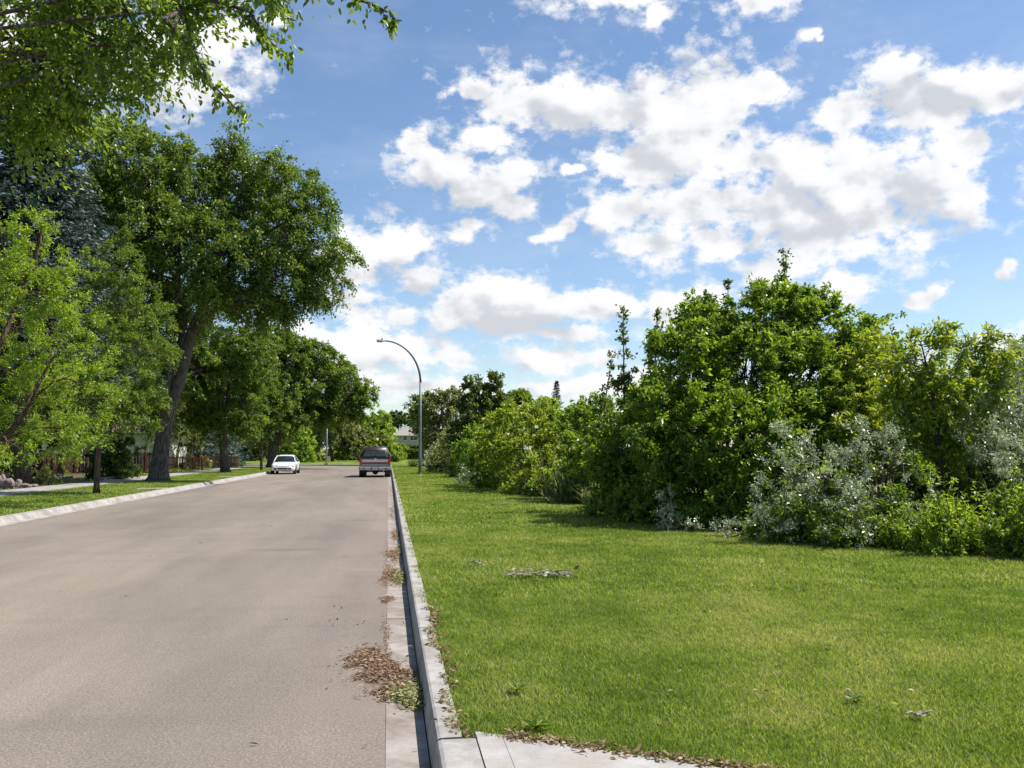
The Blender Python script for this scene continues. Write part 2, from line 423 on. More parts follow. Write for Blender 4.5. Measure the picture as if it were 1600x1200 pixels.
def plant(name, label, cat, base, lobes, leaf, n_leaves, size, nclump, clump_r, trunks=None, bark=None, group=None, woody='trunk', crown='crown',
          stems=0, stem_r=.03, branch_r=.05, twig_frac=.6, shape='quad', inner=.45, **kw):
    """trunks: list of poly-lines [(x,y,z,r),...] ; stems: for shrubs, that many stems from the ground"""
    base = np.array(base, float)
    t = thing(name, label, cat, base, group)
    pts, outs, idx = clump_points(lobes, nclump, inner)
    mb = MB(); nodes = []
    if trunks:
        for tr in trunks:
            P = [np.array(p[:3], float) for p in tr]; R = [p[3] for p in tr]
            mb.tube(P, R, 14 if R[0] > .15 else 8, jitter=.07 if R[0] > .2 else 0)
            for k in range(1, len(P)):
                for q in (.0, .5):
                    nodes.append((P[k]*(1-q) + P[k-1]*q, R[k]))
    cs = [l[0] for l in lobes]
    hubs = []
    for k, l in enumerate(lobes):
        c = l[0]
        if nodes:
            cand = [(np.linalg.norm(n[0]-c) + max(0, n[0][2]-c[2]+.2)*3, n) for n in nodes]
            a, r = min(cand, key=lambda z: z[0])[1]
            r0 = min(r*.8, branch_r)
        else:
            a = base + np.array([rng.normal()*.25, rng.normal()*.25, 0]); r0 = stem_r
        path = bend(a, c, .1, 6, .05); mb.tube(path, list(np.linspace(r0, r0*.35, 6)), 6, caps=False)
        hubs.append((path, r0*.4))
    for i in range(stems):
        k = rng.integers(len(lobes)); l = lobes[k]
        a = base + np.array([rng.normal()*.35*lobes[0][1][0], rng.normal()*.35*lobes[0][1][0], 0])
        e = l[0] + l[1]*nrm(rng.normal(size=3))*.6
        if e[2] < .4: continue
        mb.tube(bend(a, e, .05, 5, .05), list(np.linspace(stem_r, stem_r*.3, 5)), 5, caps=False)
    for i in range(len(pts)):
        if rng.random() > twig_frac: continue
        path, r0 = hubs[idx[i]]; a = path[rng.integers(2, 6)]
        r1 = min(r0*.6, .02*max(1, np.linalg.norm(pts[i]-a)/2)); r1 = max(r1, size*.06)
        mb.tube(bend(a, pts[i] + outs[i]*clump_r*.4, .06, 4, .06), [r1, r1*.8, r1*.6, r1*.35], 4, caps=False)
    mb.build(woody, bark or BARK2, t, smooth=True)
    foliage(crown, t, pts, outs, n_leaves, size, clump_r, LM[leaf], shape=shape, **kw)
    return t

# ------------------------------------------------------------------ ground materials
def asphalt():
    g = NG('asphalt'); X = g.xyz()
    fine = g.noise(70, 4, .75); agg = g.voro(60); mid = g.noise(1.1, 6, .6, (1, .22, 1)); big = g.noise(.16, 4, .55, (1.3, .35, 1))
    trans = g.noise(1.0, 5, .6, (.12, 1.0, 1), (3, 7, .37))
    base = g.ramp(fine, [(.33, (.142, .121, .099)), (.5, (.212, .183, .150)), (.67, (.300, .264, .221))])
    ag = g.rng(agg, .12, .55, 1.10, .80)
    col = g.mix(1.0, base, g.ramp(agg, [(.1, (1.16, 1.13, 1.10)), (.6, (.86, .86, .86))]), 'MULTIPLY')
    col = g.mix(1.0, col, g.ramp(mid, [(.36, (.86, .86, .875)), (.64, (1.08, 1.07, 1.06))]), 'MULTIPLY')
    col = g.mix(1.0, col, g.ramp(big, [(.38, (.87, .865, .875)), (.62, (1.08, 1.07, 1.05))]), 'MULTIPLY')
    col = g.mix(1.0, col, g.ramp(trans, [(.34, (.94, .94, .945)), (.44, (1, 1, 1)), (.62, (1.02, 1.02, 1.01))]), 'MULTIPLY')
    # a dark worn stain and a thin tar seam across the right half
    def patch(cx, cy, wx, wy, soft):
        nx = g.noise(1.3, 5, .6, (1, 1, 1), (cx, cy, 0))
        dx = g.math('DIVIDE', g.math('SUBTRACT', X[0], cx), wx)
        yy = g.math('ADD', X[1], g.math('MULTIPLY', g.math('SUBTRACT', nx, .5), wy*1.6))
        dy = g.math('DIVIDE', g.math('SUBTRACT', yy, cy), wy)
        r = g.math('ADD', g.math('MULTIPLY', dx, dx), g.math('MULTIPLY', dy, dy))
        return g.rng(r, 1.0, soft, 0, 1)
    s1 = ground(450, 859, 0); s2 = ground(560, 813, 0); s3 = ground(520, 933, 0); s4 = ground(570, 890, 0)
    col = g.mix(g.math('MULTIPLY', patch(s1[0], s1[1], .85, .22, .2), .55), col, (.125, .105, .092))
    col = g.mix(g.math('MULTIPLY', patch(s2[0], s2[1], .75, .10, .3), .60), col, (.10, .085, .075))
    col = g.mix(g.math('MULTIPLY', patch(s3[0], s3[1], .28, .09, .2), .35), col, (.15, .11, .085))
    col = g.mix(g.math('MULTIPLY', patch(s4[0], s4[1], .35, .16, .0), .18), col, (.36, .31, .27))
    # silt washed against the gutter
    silt = g.math('MULTIPLY', g.rng(X[0], -.9, 0, 0, 1), g.rng(g.noise(1.6, 6, .65), .38, .66, 0, .55))
    col = g.mix(g.math('MAXIMUM', silt, 0, True), col, (.215, .165, .135))
    return g.finish(col, .88, g.math('ADD', g.math('MULTIPLY', fine, .5), agg), .35, .006, .25)
def concrete(name, a, b, stain=(.30, .26, .22)):
    g = NG(name)
    n1 = g.noise(5.0, 8, .7); n2 = g.noise(110, 3, .7); n3 = g.noise(1.7, 7, .68)
    col = g.ramp(n1, [(.36, a), (.64, b)])
    col = g.mix(1.0, col, g.ramp(n2, [(.3, (.86, .86, .86)), (.7, (1.07, 1.07, 1.07))]), 'MULTIPLY')
    col = g.mix(g.rng(n3, .47, .64, 0, .75), col, stain)
    return g.finish(col, .9, g.math('ADD', n2, g.math('MULTIPLY', n1, .6)), .25, .004, .2)
def lawn_mat():
    g = NG('lawn_turf'); X = g.xyz()
    n1 = g.noise(.35, 5, .6); n2 = g.noise(2.2, 6, .65); n3 = g.noise(60, 4, .7, (1, 1, 1)); n4 = g.noise(260, 2, .7)
    col = g.ramp(n1, [(.38, (.085, .145, .015)), (.5, (.135, .205, .025)), (.62, (.195, .245, .048))])
    col = g.mix(g.rng(n2, .50, .65, 0, .7), col, (.215, .225, .070))
    stripe = g.noise(.9, 3, .5, (1, .05, 1), (11, 0, 0))
    col = g.mix(1.0, col, g.ramp(stripe, [(.35, (.85, .88, .82)), (.65, (1.14, 1.10, 1.10))]), 'MULTIPLY')
    col = g.mix(1.0, col, g.ramp(n3, [(.25, (.55, .58, .5)), (.75, (1.35, 1.32, 1.35))]), 'MULTIPLY')
    col = g.mix(1.0, col, g.ramp(n4, [(.2, (.65, .68, .6)), (.8, (1.25, 1.22, 1.3))]), 'MULTIPLY')
    return g.finish(col, .95, g.math('ADD', n3, n4), .9, .03, .1)
ASPH = asphalt()
CONC = concrete('kerb_concrete', (.26, .243, .224), (.40, .38, .355), (.19, .165, .14))
CONCD = concrete('gutter_concrete', (.23, .20, .172), (.35, .315, .28), (.15, .115, .088))
LAWN = lawn_mat()
EARTH = simple('ground_soil', (.10, .13, .04), .95, var=.2, scale=.5)
SOIL = simple('garden_soil', (.075, .055, .042), .95, var=.25, scale=9)

# ------------------------------------------------------------------ setting
def sheet(name, pts, z, mat):
    mb = MB(); mb.add([(p[0], p[1], z) for p in pts], [tuple(range(len(pts)))]); return struct(mb.build(name, mat))
def arc(cx, cy, r, a0, a1, n=14):
    return [(cx + r*math.cos(math.radians(a0 + (a1-a0)*i/n)), cy + r*math.sin(math.radians(a0 + (a1-a0)*i/n))) for i in range(n+1)]
LX = -8.35
sheet('ground', [(-4000, -4000), (4000, -4000), (4000, 4000), (-4000, 4000)], -.08, EARTH)
sheet('road', [(0, -8)] + [(0, 97)] + arc(-9, 97, 9, 0, 90)[1:] + [(-150, 106), (-150, 92)] + arc(LX-8, 84, 8, 90, 0) + [(LX, -8)], 0.0, ASPH)
sheet('lawn_right', [(.30, -60)] + [(.30, 97)] + arc(-9, 97, 9.30, 0, 90)[1:] + [(-400, 106.3), (-400, 172), (400, 172), (400, -60)], .138, LAWN)
sheet('lawn_left', [(LX-.36, -60), (-400, -60), (-400, 91.64)] + arc(LX-8, 84, 7.64, 90, 0), .138, LAWN)
# rise beyond the street
mb = MB(); ys = [172, 180, 190, 200, 212, 225, 260, 400, 900, 3000]; zs = [.138, .35, .9, 1.5, 1.95, 2.1, 2.2, 2.4, 2.5, 2.6]
xs = [-3000, -400, -100, -30, 30, 100, 400, 3000]
V = [(x, y, z) for y, z in zip(ys, zs) for x in xs]; n = len(xs)
mb.add(V, [(j*n+i, j*n+i+1, (j+1)*n+i+1, (j+1)*n+i) for j in range(len(ys)-1) for i in range(n-1)])
struct(mb.build('hill', LAWN))

def sweep(path, prof, seg=3.0, gap=.008, wob=0.0):
    """profile (offset to the right of travel, z) swept along path, cut into slabs with open joints"""
    mb = MB(); P = [np.array(p) for p in path]
    d = [0]
    for a, b in zip(P[:-1], P[1:]): d.append(d[-1] + np.linalg.norm(b-a))
    d = np.array(d); PX = np.array([p[0] for p in P]); PY = np.array([p[1] for p in P]); T = d[-1]
    s = 0.0
    while s < T - .05:
        e = min(s + seg, T); rings = []
        for q in np.linspace(s + gap/2, e - gap/2, 4 if seg < 4 else 6):
            x, y = np.interp(q, d, PX), np.interp(q, d, PY)
            x2, y2 = np.interp(min(q+.05, T), d, PX), np.interp(min(q+.05, T), d, PY); x1, y1 = np.interp(max(q-.05, 0), d, PX), np.interp(max(q-.05, 0), d, PY)
            t = nrm(np.array([x2-x1, y2-y1])); r = np.array([t[1], -t[0]]); w = rng.normal()*wob
            rings.append([(x + r[0]*o, y + r[1]*o, z + (w if z > .05 else 0)) for o, z in prof])
        mb.loft(rings); s = e
    return mb
right_path = [(0, 4.92), (0, 97)] + arc(-9, 97, 9, 0, 90)[1:] + [(-150, 106)]
KP = [(.236, -.05), (.236, .0), (.254, .108), (.259, .130), (.267, .143), (.282, .150), (.392, .152), (.392, -.05)]
struct(sweep(right_path, KP, 3.05, .016, .0025).build('kerb_right', CONC, smooth=False))
KP2 = [(.236, -.05), (.236, .0), (.250, .108), (.256, .130), (.266, .143), (.284, .150), (.46, .151), (.46, -.05)]
struct(sweep([(0, -6), (0, 4.905)], KP2, 3.64, .010).build('kerb_near_path', CONC))
GP = [(.0, -.05), (.0, .004), (.229, .001), (.229, -.05)]
struct(sweep([(0, -6), (0, 97)] + arc(-9, 97, 9, 0, 90)[1:] + [(-150, 106)], GP, 3.05, .016).build('gutter_right', CONCD))
left_path = [(-150, 92)] + arc(LX-8, 84, 8, 90, 0) + [(LX, -8)]
KL = [(.0, -.05), (.0, .005), (.17, .012), (.21, .03), (.25, .09), (.29, .128), (.40, .148), (.44, .148), (.44, -.05)]
struct(sweep(left_path, KL, 3.05, .008, 0).build('kerb_left', CONC))
# pavement on the left and short carriage walks
mb = MB()
y = -20.0
while y < 90:
    mb.box((-13.45, y + .75, .125), (1.7, 1.488, .09)); y += 1.5
struct(mb.build('sidewalk_left', CONC))
mb = MB()
for yy in (22.2, 38.8, 56.5):
    mb.box((-9.35, yy, .118), (1.1, 1.0, .075))
struct(mb.build('path_left', CONC))
# concrete path at the lower right, slab edges follow the photographed line
e1 = ground(738, 1144, .15); e2 = ground(1120, 1198, .15); sl = (e2[1]-e1[1])/(e2[0]-e1[0])
mb = MB()
def slab(x0, x1):
    ya = e1[1] + (x0-e1[0])*sl + .03*math.sin(x0*2); yb = e1[1] + (x1-e1[0])*sl + .03*math.sin(x1*2)
    mb.add([(x0, -6, .06), (x1, -6, .06), (x1, yb, .06), (x0, ya, .06), (x0, -6, .1505), (x1, -6, .1505), (x1, yb, .1505), (x0, ya, .1505)],
           [(3, 2, 1, 0), (4, 5, 6, 7), (0, 1, 5, 4), (1, 2, 6, 5), (2, 3, 7, 6), (3, 0, 4, 7)])
slab(.468, .60); slab(.6025, 2.0); slab(2.01, 3.5)
struct(mb.build('footpath_right', concrete('path_concrete', (.30, .283, .262), (.40, .385, .362))))

# ------------------------------------------------------------------ grass blades (stuff)
def blade_mat(name, a, b, c):
    g = NG(name); X = g.xyz()
    n1 = g.noise(.45, 5, .6); n2 = g.noise(1.9, 5, .6, (1, 1, .01))
    f = g.math('ADD', g.math('MULTIPLY', g.attr('leaf_var'), .58), g.math('ADD', g.rng(n1, .36, .64, -.10, .30), g.rng(n2, .38, .62, -.08, .22)))
    col = g.ramp(f, [(.08, a), (.40, b), (.72, c), (.92, (.42, .38, .18))])
    g.finish(col, .5, spec=.3)
    tr = g.nt.nodes.new('ShaderNodeBsdfTranslucent'); g.nt.links.new(g.mix(1.0, col, (1.5, 1.5, .7), 'MULTIPLY'), tr.inputs[0])
    mx = g.nt.nodes.new('ShaderNodeMixShader'); mx.inputs[0].default_value = .48
    g.nt.links.new(g.bs.outputs[0], mx.inputs[1]); g.nt.links.new(tr.outputs[0], mx.inputs[2]); g.nt.links.new(mx.outputs[0], g.out.inputs[0])
    return g.m
BLADE = blade_mat('grass_blade', (.102, .168, .020), (.192, .264, .040), (.335, .375, .105))
def grass(name, XY, h, w, z=.132, flat=.5):
    n = len(XY)
    h = h*rng.uniform(.5, 1.3, n); w = w*rng.uniform(.7, 1.3, n)
    a = rng.uniform(0, 2*math.pi, n); S = np.stack([np.cos(a), np.sin(a), 0*a], 1)
    b = rng.uniform(0, 2*math.pi, n); Ld = np.stack([np.cos(b), np.sin(b), 0*b], 1)*(rng.uniform(.1, flat*2.6, n)*h)[:, None]
    B = np.concatenate([XY, np.full((n, 1), z)], 1); U = np.array([0, 0, 1.0])
    M = B + Ld*.3 + U*(h*.58)[:, None]; Tp = B + Ld + U*h[:, None]
    V = np.stack([B - S*w[:, None]*.5, B + S*w[:, None]*.5, M + S*w[:, None]*.42, M - S*w[:, None]*.42, Tp], 1).reshape(-1, 3)
    b0 = np.arange(n)[:, None]*5
    Fc = np.concatenate([b0 + np.array([[0, 1, 2]]), b0 + np.array([[0, 2, 3]]), b0 + np.array([[3, 2, 4]])], 1).reshape(-1, 3)
    lv = np.repeat(rng.random(n), 3)
    return struct(link_mesh(name, V, Fc, BLADE, attrs={'leaf_var': lv}), 'stuff')
def edge_x(y):
    return .392 + .035*np.sin(y*3.1) + .03*np.sin(y*11.7+1) + .022*np.sin(y*31.0)
def right_pts(n, y0, y1, xmax):
    Y = rng.uniform(y0, y1, n); Xr = np.minimum(xmax, Y*.95 + 1.2); X = .32 + rng.random(n)*(Xr-.32)
    ok = (X > edge_x(Y) - .05*rng.random(n)) & (Y > e1[1] + (X-e1[0])*sl + .02 + .03*np.sin(X*9) - .05*rng.random(n))
    return np.stack([X, Y], 1)[ok]
grass('grass_near', right_pts(300000, 4.0, 9.5, 20), .034, .0048)
grass('grass_middle', right_pts(215000, 9.5, 18, 12), .040, .0085)
grass('grass_far', right_pts(90000, 18, 45, 8), .045, .020)
grass('grass_farther', right_pts(40000, 45, 100, 6.5), .06, .05)
n = 60000
XY = np.stack([rng.uniform(-12.55, LX-.43, n), rng.uniform(18, 88, n)], 1)
XY = XY[np.all([np.abs(XY[:, 1]-q) > .6 for q in (22.2, 38.8, 56.5)], axis=0) | (XY[:, 0] < -9.9)]
grass('grass_verge', XY, .055, .028)
n = 40000
XY = np.stack([rng.uniform(-34, -14.4, n), rng.uniform(30, 90, n)], 1)
grass('grass_yard', XY, .07, .04)

# ------------------------------------------------------------------ leaf litter and twigs
def litter(name, spots, cols, n, size, zf):
    P = []; 
    for (px, py, rx, ry, w) in spots:
        k = int(n*w)
        a = rng.uniform(0, 2*math.pi, k); r = np.sqrt(rng.random(k))*rng.uniform(.5, 1.1, k)*np.where(rng.random(k) < .07, 1.6, 1)*(1 + .3*np.sin(3*a + px) + .2*np.sin(7*a + py))
        c = ground(px, py, 0); sx = rx*c[1]/F; sy = abs(ground(px, py-ry, 0)[1]-c[1])
        P.append(np.stack([c[0] + sx*r*np.cos(a), c[1] + sy*r*np.sin(a), np.zeros(k)], 1))
    P = np.concatenate(P); P = P[(P[:, 0] < .232)]
    n = len(P); P[:, 2] = .006 + rng.random(n)**2*zf + np.where(P[:, 0] > 0, .004, 0)
    a = rng.uniform(0, 2*math.pi, n); A = np.stack([np.cos(a), np.sin(a), rng.normal(size=n)*.22], 1)
    N = nrm(rng.normal(size=(n, 3))*.45 + np.array([0, 0, 1.0])); Ls = size*rng.uniform(.4, 1.5, n)
    m = leaf_mat(name, *cols, transl=.15, tcol=(1.1, 1, .8), rough=.8, spec=.2)
    return struct(leaves_mesh(name, P, A, N, Ls, Ls*rng.uniform(.10, .38, n), np.clip(rng.normal(.5, .3, n), 0, 1), m, None, 'quad', .25), 'stuff')
litter('leaf_litter_brown', [(575, 1030, 32, 14, .30), (600, 1052, 36, 16, .40), (625, 1078, 34, 14, .30), (612, 900, 18, 14, .16), (604, 938, 10, 5, .03), (615, 868, 12, 10, .10),
                             (618, 838, 8, 10, .07), (614, 800, 8, 14, .06), (612, 770, 6, 14, .05), (585, 745, 14, 5, .04), (604, 1000, 5, 40, .012), (604, 880, 5, 50, .012)],
       ((.10, .062, .038), (.25, .16, .10), (.44, .33, .22)), 15000, .034, .02)
litter('leaf_litter_pale', [(640, 1090, 28, 18, .5), (625, 905, 14, 14, .2), (627, 860, 10, 14, .12), (625, 835, 8, 14, .08), (622, 800, 7, 16, .07), (618, 770, 6, 16, .05)],
       ((.12, .14, .04), (.26, .26, .10), (.42, .40, .22)), 5200, .036, .045)
litter('road_debris', [(300, 900, 420, 140, .35), (560, 860, 60, 90, .25), (480, 800, 120, 20, .15), (560, 1010, 60, 70, .2)],
       ((.05, .035, .025), (.12, .08, .05), (.25, .18, .10)), 170, .05, .006)
# dry leaves at the edge of the lawn by the path
k = 800
X = rng.uniform(.62, 1.9, k); Yy = e1[1] + (X-e1[0])*sl + rng.normal(size=k)*.045 + .025
P = np.stack([X, Yy, 0.152 + rng.random(k)*.012], 1)
X2 = rng.random(700); yk = rng.uniform(4.9, 9, 700); P2 = np.stack([edge_x(yk) + rng.normal(size=700)*.02, yk, .150 + X2*.015], 1)
kk = 260; yl = rng.uniform(4.8, 10, kk); P3 = np.stack([rng.uniform(.45, 1, kk)*(yl*.6), yl, np.full(kk, .18)], 1)
P = np.concatenate([P, P2, P3]); k = len(P)
a = rng.uniform(0, 2*math.pi, k); A = np.stack([np.cos(a), np.sin(a), rng.normal(size=k)*.3], 1); N = nrm(rng.normal(size=(k, 3))*.5 + np.array([0, 0, 1.0]))
Ls = .032*rng.uniform(.4, 1.5, k)
struct(leaves_mesh('dry_leaves', P, A, N, Ls, Ls*.4, np.clip(rng.normal(.5, .3, k), 0, 1), leaf_mat('dry_leaf', (.09, .05, .03), (.22, .14, .08), (.42, .33, .20), .15, (1.1, 1, .8), .8, .2), None, 'quad', .3), 'stuff')

def fallen(px, py, w, label, n_leaf, n_st, leafm='dark'):
    c = ground(px, py, .17); s = w*c[1]/F/2
    t = thing('fallen_branch', label, 'branch', c, 'broken branches on the lawn')
    mb = MB(); P = []; A = []
    for i in range(n_st):
        a = rng.normal()*.35 + (math.pi if rng.random() < .5 else 0); st = c + np.array([rng.normal()*s*.5, rng.normal()*s*.35, .02]); L_ = s*rng.uniform(.6, 1.5)
        e = st + np.array([math.cos(a)*L_, math.sin(a)*L_, rng.uniform(0, .03)])
        mb.tube(bend(st, e, .01, 4, .06), [.010, .008, .006, .005], 5)
        for q in rng.random(max(n_leaf//n_st, 1)):
            P.append(st*(1-q) + e*q + rng.normal(size=3)*np.array([.05, .05, .015])); A.append(rng.normal(size=3)*np.array([1, 1, .3]))
    mb.build('stick', simple('dead_stick', (.33, .28, .22), .9, var=.15), t)
    P = np.array(P); A = np.array(A); n = len(P); P[:, 2] = np.maximum(P[:, 2], .17)
    Ls = .075*rng.uniform(.6, 1.3, n)
    leaves_mesh('foliage', P, A, nrm(rng.normal(size=(n, 3))*.6 + np.array([0, 0, 1])), Ls, Ls*.5, rng.random(n), LM[leafm], t)
fallen(840, 898, 62, 'broken twig pile with wilted leaves, largest one lying on the lawn near the kerb', 200, 12, 'pale')
fallen(780, 789, 22, 'small dark broken twig with leaves on the lawn before the row of shrubs', 50, 4)
fallen(748, 881, 26, 'few thin pale sticks lying flat in the lawn near the kerb', 10, 4)
fallen(1432, 1122, 30, 'bleached forked stick lying in the lawn near the bottom right corner', 4, 4, 'pale')
def weed(px, py, r, n, label):
    c = ground(px, py, .15); t = thing('lawn_weed', label, 'weed', c)
    a = rng.uniform(0, 6.28, n); rr = rng.random(n)*r*.4
    P = np.stack([c[0] + rr*np.cos(a), c[1] + rr*np.sin(a), np.full(n, .165)], 1); A = np.stack([np.cos(a), np.sin(a), rng.uniform(.2, .9, n)], 1)
    Ls = r*rng.uniform(.5, 1.1, n)
    leaves_mesh('foliage', P, A, nrm(np.array([0, 0, 1.0]) + rng.normal(size=(n, 3))*.3), Ls, Ls*.35, rng.random(n), LM['linden'], t, 'leaf6')
    MB().tube([c, c + np.array([0, 0, .03])], .006, 5).build('stem', TWIG, t)
weed(808, 1082, .06, 40, 'broad leaved green weed rosette in the lawn near the kerb end')
weed(838, 1140, .08, 50, 'leafy weed spilling over the edge of the concrete path')
weed(1335, 1098, .06, 40, 'leafy weed in the lawn beside the bleached forked stick')

# ------------------------------------------------------------------ vehicles
GLASS = simple('car_glass', (.012, .015, .017), .06, spec=.8, var=.0)
TYRE = simple('tyre_rubber', (.018, .018, .019), .85, var=.1)
RIM = simple('steel_rim', (.42, .42, .43), .35, .8)
CHROME = simple('chrome', (.55, .56, .58), .22, .9)
BLACKP = simple('black_plastic', (.02, .02, .022), .6)
WHITEP = simple('white_car_paint', (.74, .76, .76), .28, coat=.6, var=.01)
LAMPG = simple('lamp_glass', (.55, .58, .60), .12, .3, spec=.8)
REDL = simple('red_lamp_glass', (.50, .015, .016), .2, coat=.6, var=.02)
PLATE = simple('plate_white', (.72, .73, .74), .5)
PLATER = simple('plate_red', (.45, .05, .05), .5)
def wheel(parent, c, r, w, side):
    """c hub centre; side -1/+1 outward"""
    mb = MB(); n = 28; prof = [(-w/2, r*.66), (-w/2, r*.93), (-w*.36, r), (w*.36, r), (w/2, r*.93), (w/2, r*.66)]
    rings = []
    for k in range(n):
        a = 2*math.pi*k/n
        rings.append([(c[0] + x, c[1] + q*math.cos(a), c[2] + q*math.sin(a)) for x, q in prof])
    rings.append(rings[0]); mb.loft(rings, True, False)
    wh = mb.build('wheel', TYRE, parent, True)
    mb = MB(); x0 = c[0] + side*w*.38
    V = [(x0 - side*.03, c[1] + r*.67*math.cos(2*math.pi*k/n), c[2] + r*.67*math.sin(2*math.pi*k/n)) for k in range(n)]
    V2 = [(x0, c[1] + r*.5*math.cos(2*math.pi*k/n), c[2] + r*.5*math.sin(2*math.pi*k/n)) for k in range(n)]
    V3 = [(x0 - side*.03, c[1] + r*.2*math.cos(2*math.pi*k/n), c[2] + r*.2*math.sin(2*math.pi*k/n)) for k in range(n)]
    mb.loft([V, V2, V3], True, True)
    mb.build('rim', RIM, wh, True)
    return wh
def ring_x(y, w, zb, zt, cx, crown=.02):
    h = zt - zb
    half = [(w*.55, zb), (w*.90, zb+.03), (w*.985, zb+.16*h), (w, zb+.45*h), (w*.985, zb+.72*h), (w*.93, zt-.05*h), (w*.82, zt), (w*.4, zt+crown)]
    return [(cx + x, y, z) for x, z in half] + [(cx - x, y, z) for x, z in half[::-1]]
def white_car():
    g = ground(447.5, 739.3, 0); Y0 = 67.4; cx = -7.42
    t = thing('parked_car', 'small white two door car parked at the left kerb facing the viewer', 'car', (cx, Y0 + 2.3, 0))
    st = [(0.0, .56, .33, .50), (.05, .70, .27, .57), (.22, .80, .22, .66), (.6, .845, .19, .75), (1.0, .855, .18, .815), (1.4, .86, .18, .865), (2.4, .865, .18, .90), (3.4, .865, .18, .93), (4.1, .84, .22, .95), (4.45, .78, .28, .93), (4.58, .66, .38, .82)]
    MB().loft([ring_x(Y0 + y, w, zb, zt, cx) for y, w, zb, zt in st]).build('body', WHITEP, t, True)
    gh = [(1.28, .74, .70, .845, .86), (1.65, .75, .64, .86, 1.10), (2.05, .755, .585, .88, 1.305), (2.6, .76, .575, .89, 1.345), (3.1, .755, .57, .90, 1.325), (3.55, .74, .58, .92, 1.16), (4.0, .70, .62, .93, .96)]
    def gring(y, wb, wt, zb, zt): return [(cx + x, Y0 + y, z) for x, z in ((wb, zb), (wt + .015, zt - .05), (wt*.86, zt), (0, zt + .012), (-wt*.86, zt), (-wt - .015, zt - .05), (-wb, zb))]
    MB().loft([gring(*q) for q in gh]).build('window', GLASS, t, True)
    roof = [(2.0, .60, 1.29), (2.15, .605, 1.335), (2.6, .60, 1.36), (3.0, .595, 1.348), (3.25, .59, 1.29)]
    MB().loft([[(cx + x, Y0 + y, zz) for x, zz in ((w, z - .055), (w*.97, z - .01), (w*.6, z + .012), (-w*.6, z + .012), (-w*.97, z - .01), (-w, z - .055), (-w*.5, z - .06), (w*.5, z - .06))] for y, w, z in roof]).build('roof', WHITEP, t, True)
    for s in (-1, 1):
        MB().tube([(cx + s*.76, Y0 + 1.22, .85), (cx + s*.675, Y0 + 1.62, 1.10), (cx + s*.60, Y0 + 2.08, 1.31)], .032, 6).build('front_pillar', WHITEP, t, True)
        MB().loft([[(cx + s*(.60 + .01), Y0 + 3.05, 1.30), (cx + s*.60, Y0 + 3.3, 1.26), (cx + s*.60, Y0 + 3.3, 1.24)], [(cx + s*.785, Y0 + 3.25, .93), (cx + s*.74, Y0 + 4.05, .95), (cx + s*.7, Y0 + 4.05, .93)]]).build('rear_pillar', WHITEP, t)
        MB().box((cx + s*.90, Y0 + 1.62, .93), (.15, .10, .11)).build('mirror', BLACKP, t, False, .02)
        MB().loft([[(cx + s*.30, Y0 + .015, .60), (cx + s*.66, Y0 + .10, .625), (cx + s*.66, Y0 + .06, .525), (cx + s*.32, Y0 - .012, .50)],
                   [(cx + s*.30, Y0 + .10, .63), (cx + s*.70, Y0 + .28, .66), (cx + s*.70, Y0 + .25, .54), (cx + s*.32, Y0 + .08, .50)]]).build('headlight', LAMPG, t)
        MB().box((cx + s*.71, Y0 + .135, .565), (.10, .10, .09), s*.5).build('indicator', simple('amber_glass', (.35, .18, .06), .25), t)
        MB().box((cx + s*.50, Y0 + .005, .375), (.20, .06, .085), s*.15).build('fog_lamp_pocket', BLACKP, t, False, .01)
    MB().box((cx, Y0 - .012, .565), (.54, .05, .035)).build('grille', BLACKP, t)
    MB().box((cx, Y0 - .02, .395), (.66, .06, .10)).build('lower_intake', BLACKP, t, False, .01)
    MB().loft([[(cx + x, Y0 + y, z) for z in (.445, .53)] + [(cx + x, Y0 + y + .05, z) for z in (.53, .445)] for x, y in ((-.74, .12), (-.6, -.01), (-.3, -.045), (0, -.05), (.3, -.045), (.6, -.01), (.74, .12))]).build('bumper', WHITEP, t, True)
    MB().tube([(cx - .5, Y0 + 1.22, .885), (cx + .05, Y0 + 1.30, .93)], .012, 5).build('wiper', BLACKP, t)
    for s in (-1, 1):
        for yy in (.92, 3.52):
            MB().tube([(cx + s*.70, Y0 + yy, .34), (cx + s*.862, Y0 + yy, .34)], .355, 24).build('wheel_arch', BLACKP, t)
            wheel(t, (cx + s*.765, Y0 + yy, .30), .30, .20, s)
        MB().loft([[(cx + s*.868, Y0 + 1.55, .30), (cx + s*.872, Y0 + 1.55, .86), (cx + s*.872, Y0 + 1.565, .86), (cx + s*.868, Y0 + 1.565, .30)], [(cx + s*.866, Y0 + 1.55, .30), (cx + s*.86, Y0 + 1.55, .86), (cx + s*.86, Y0 + 1.565, .86), (cx + s*.86, Y0 + 1.565, .30)]]).build('door_gap', BLACKP, t)
white_car()

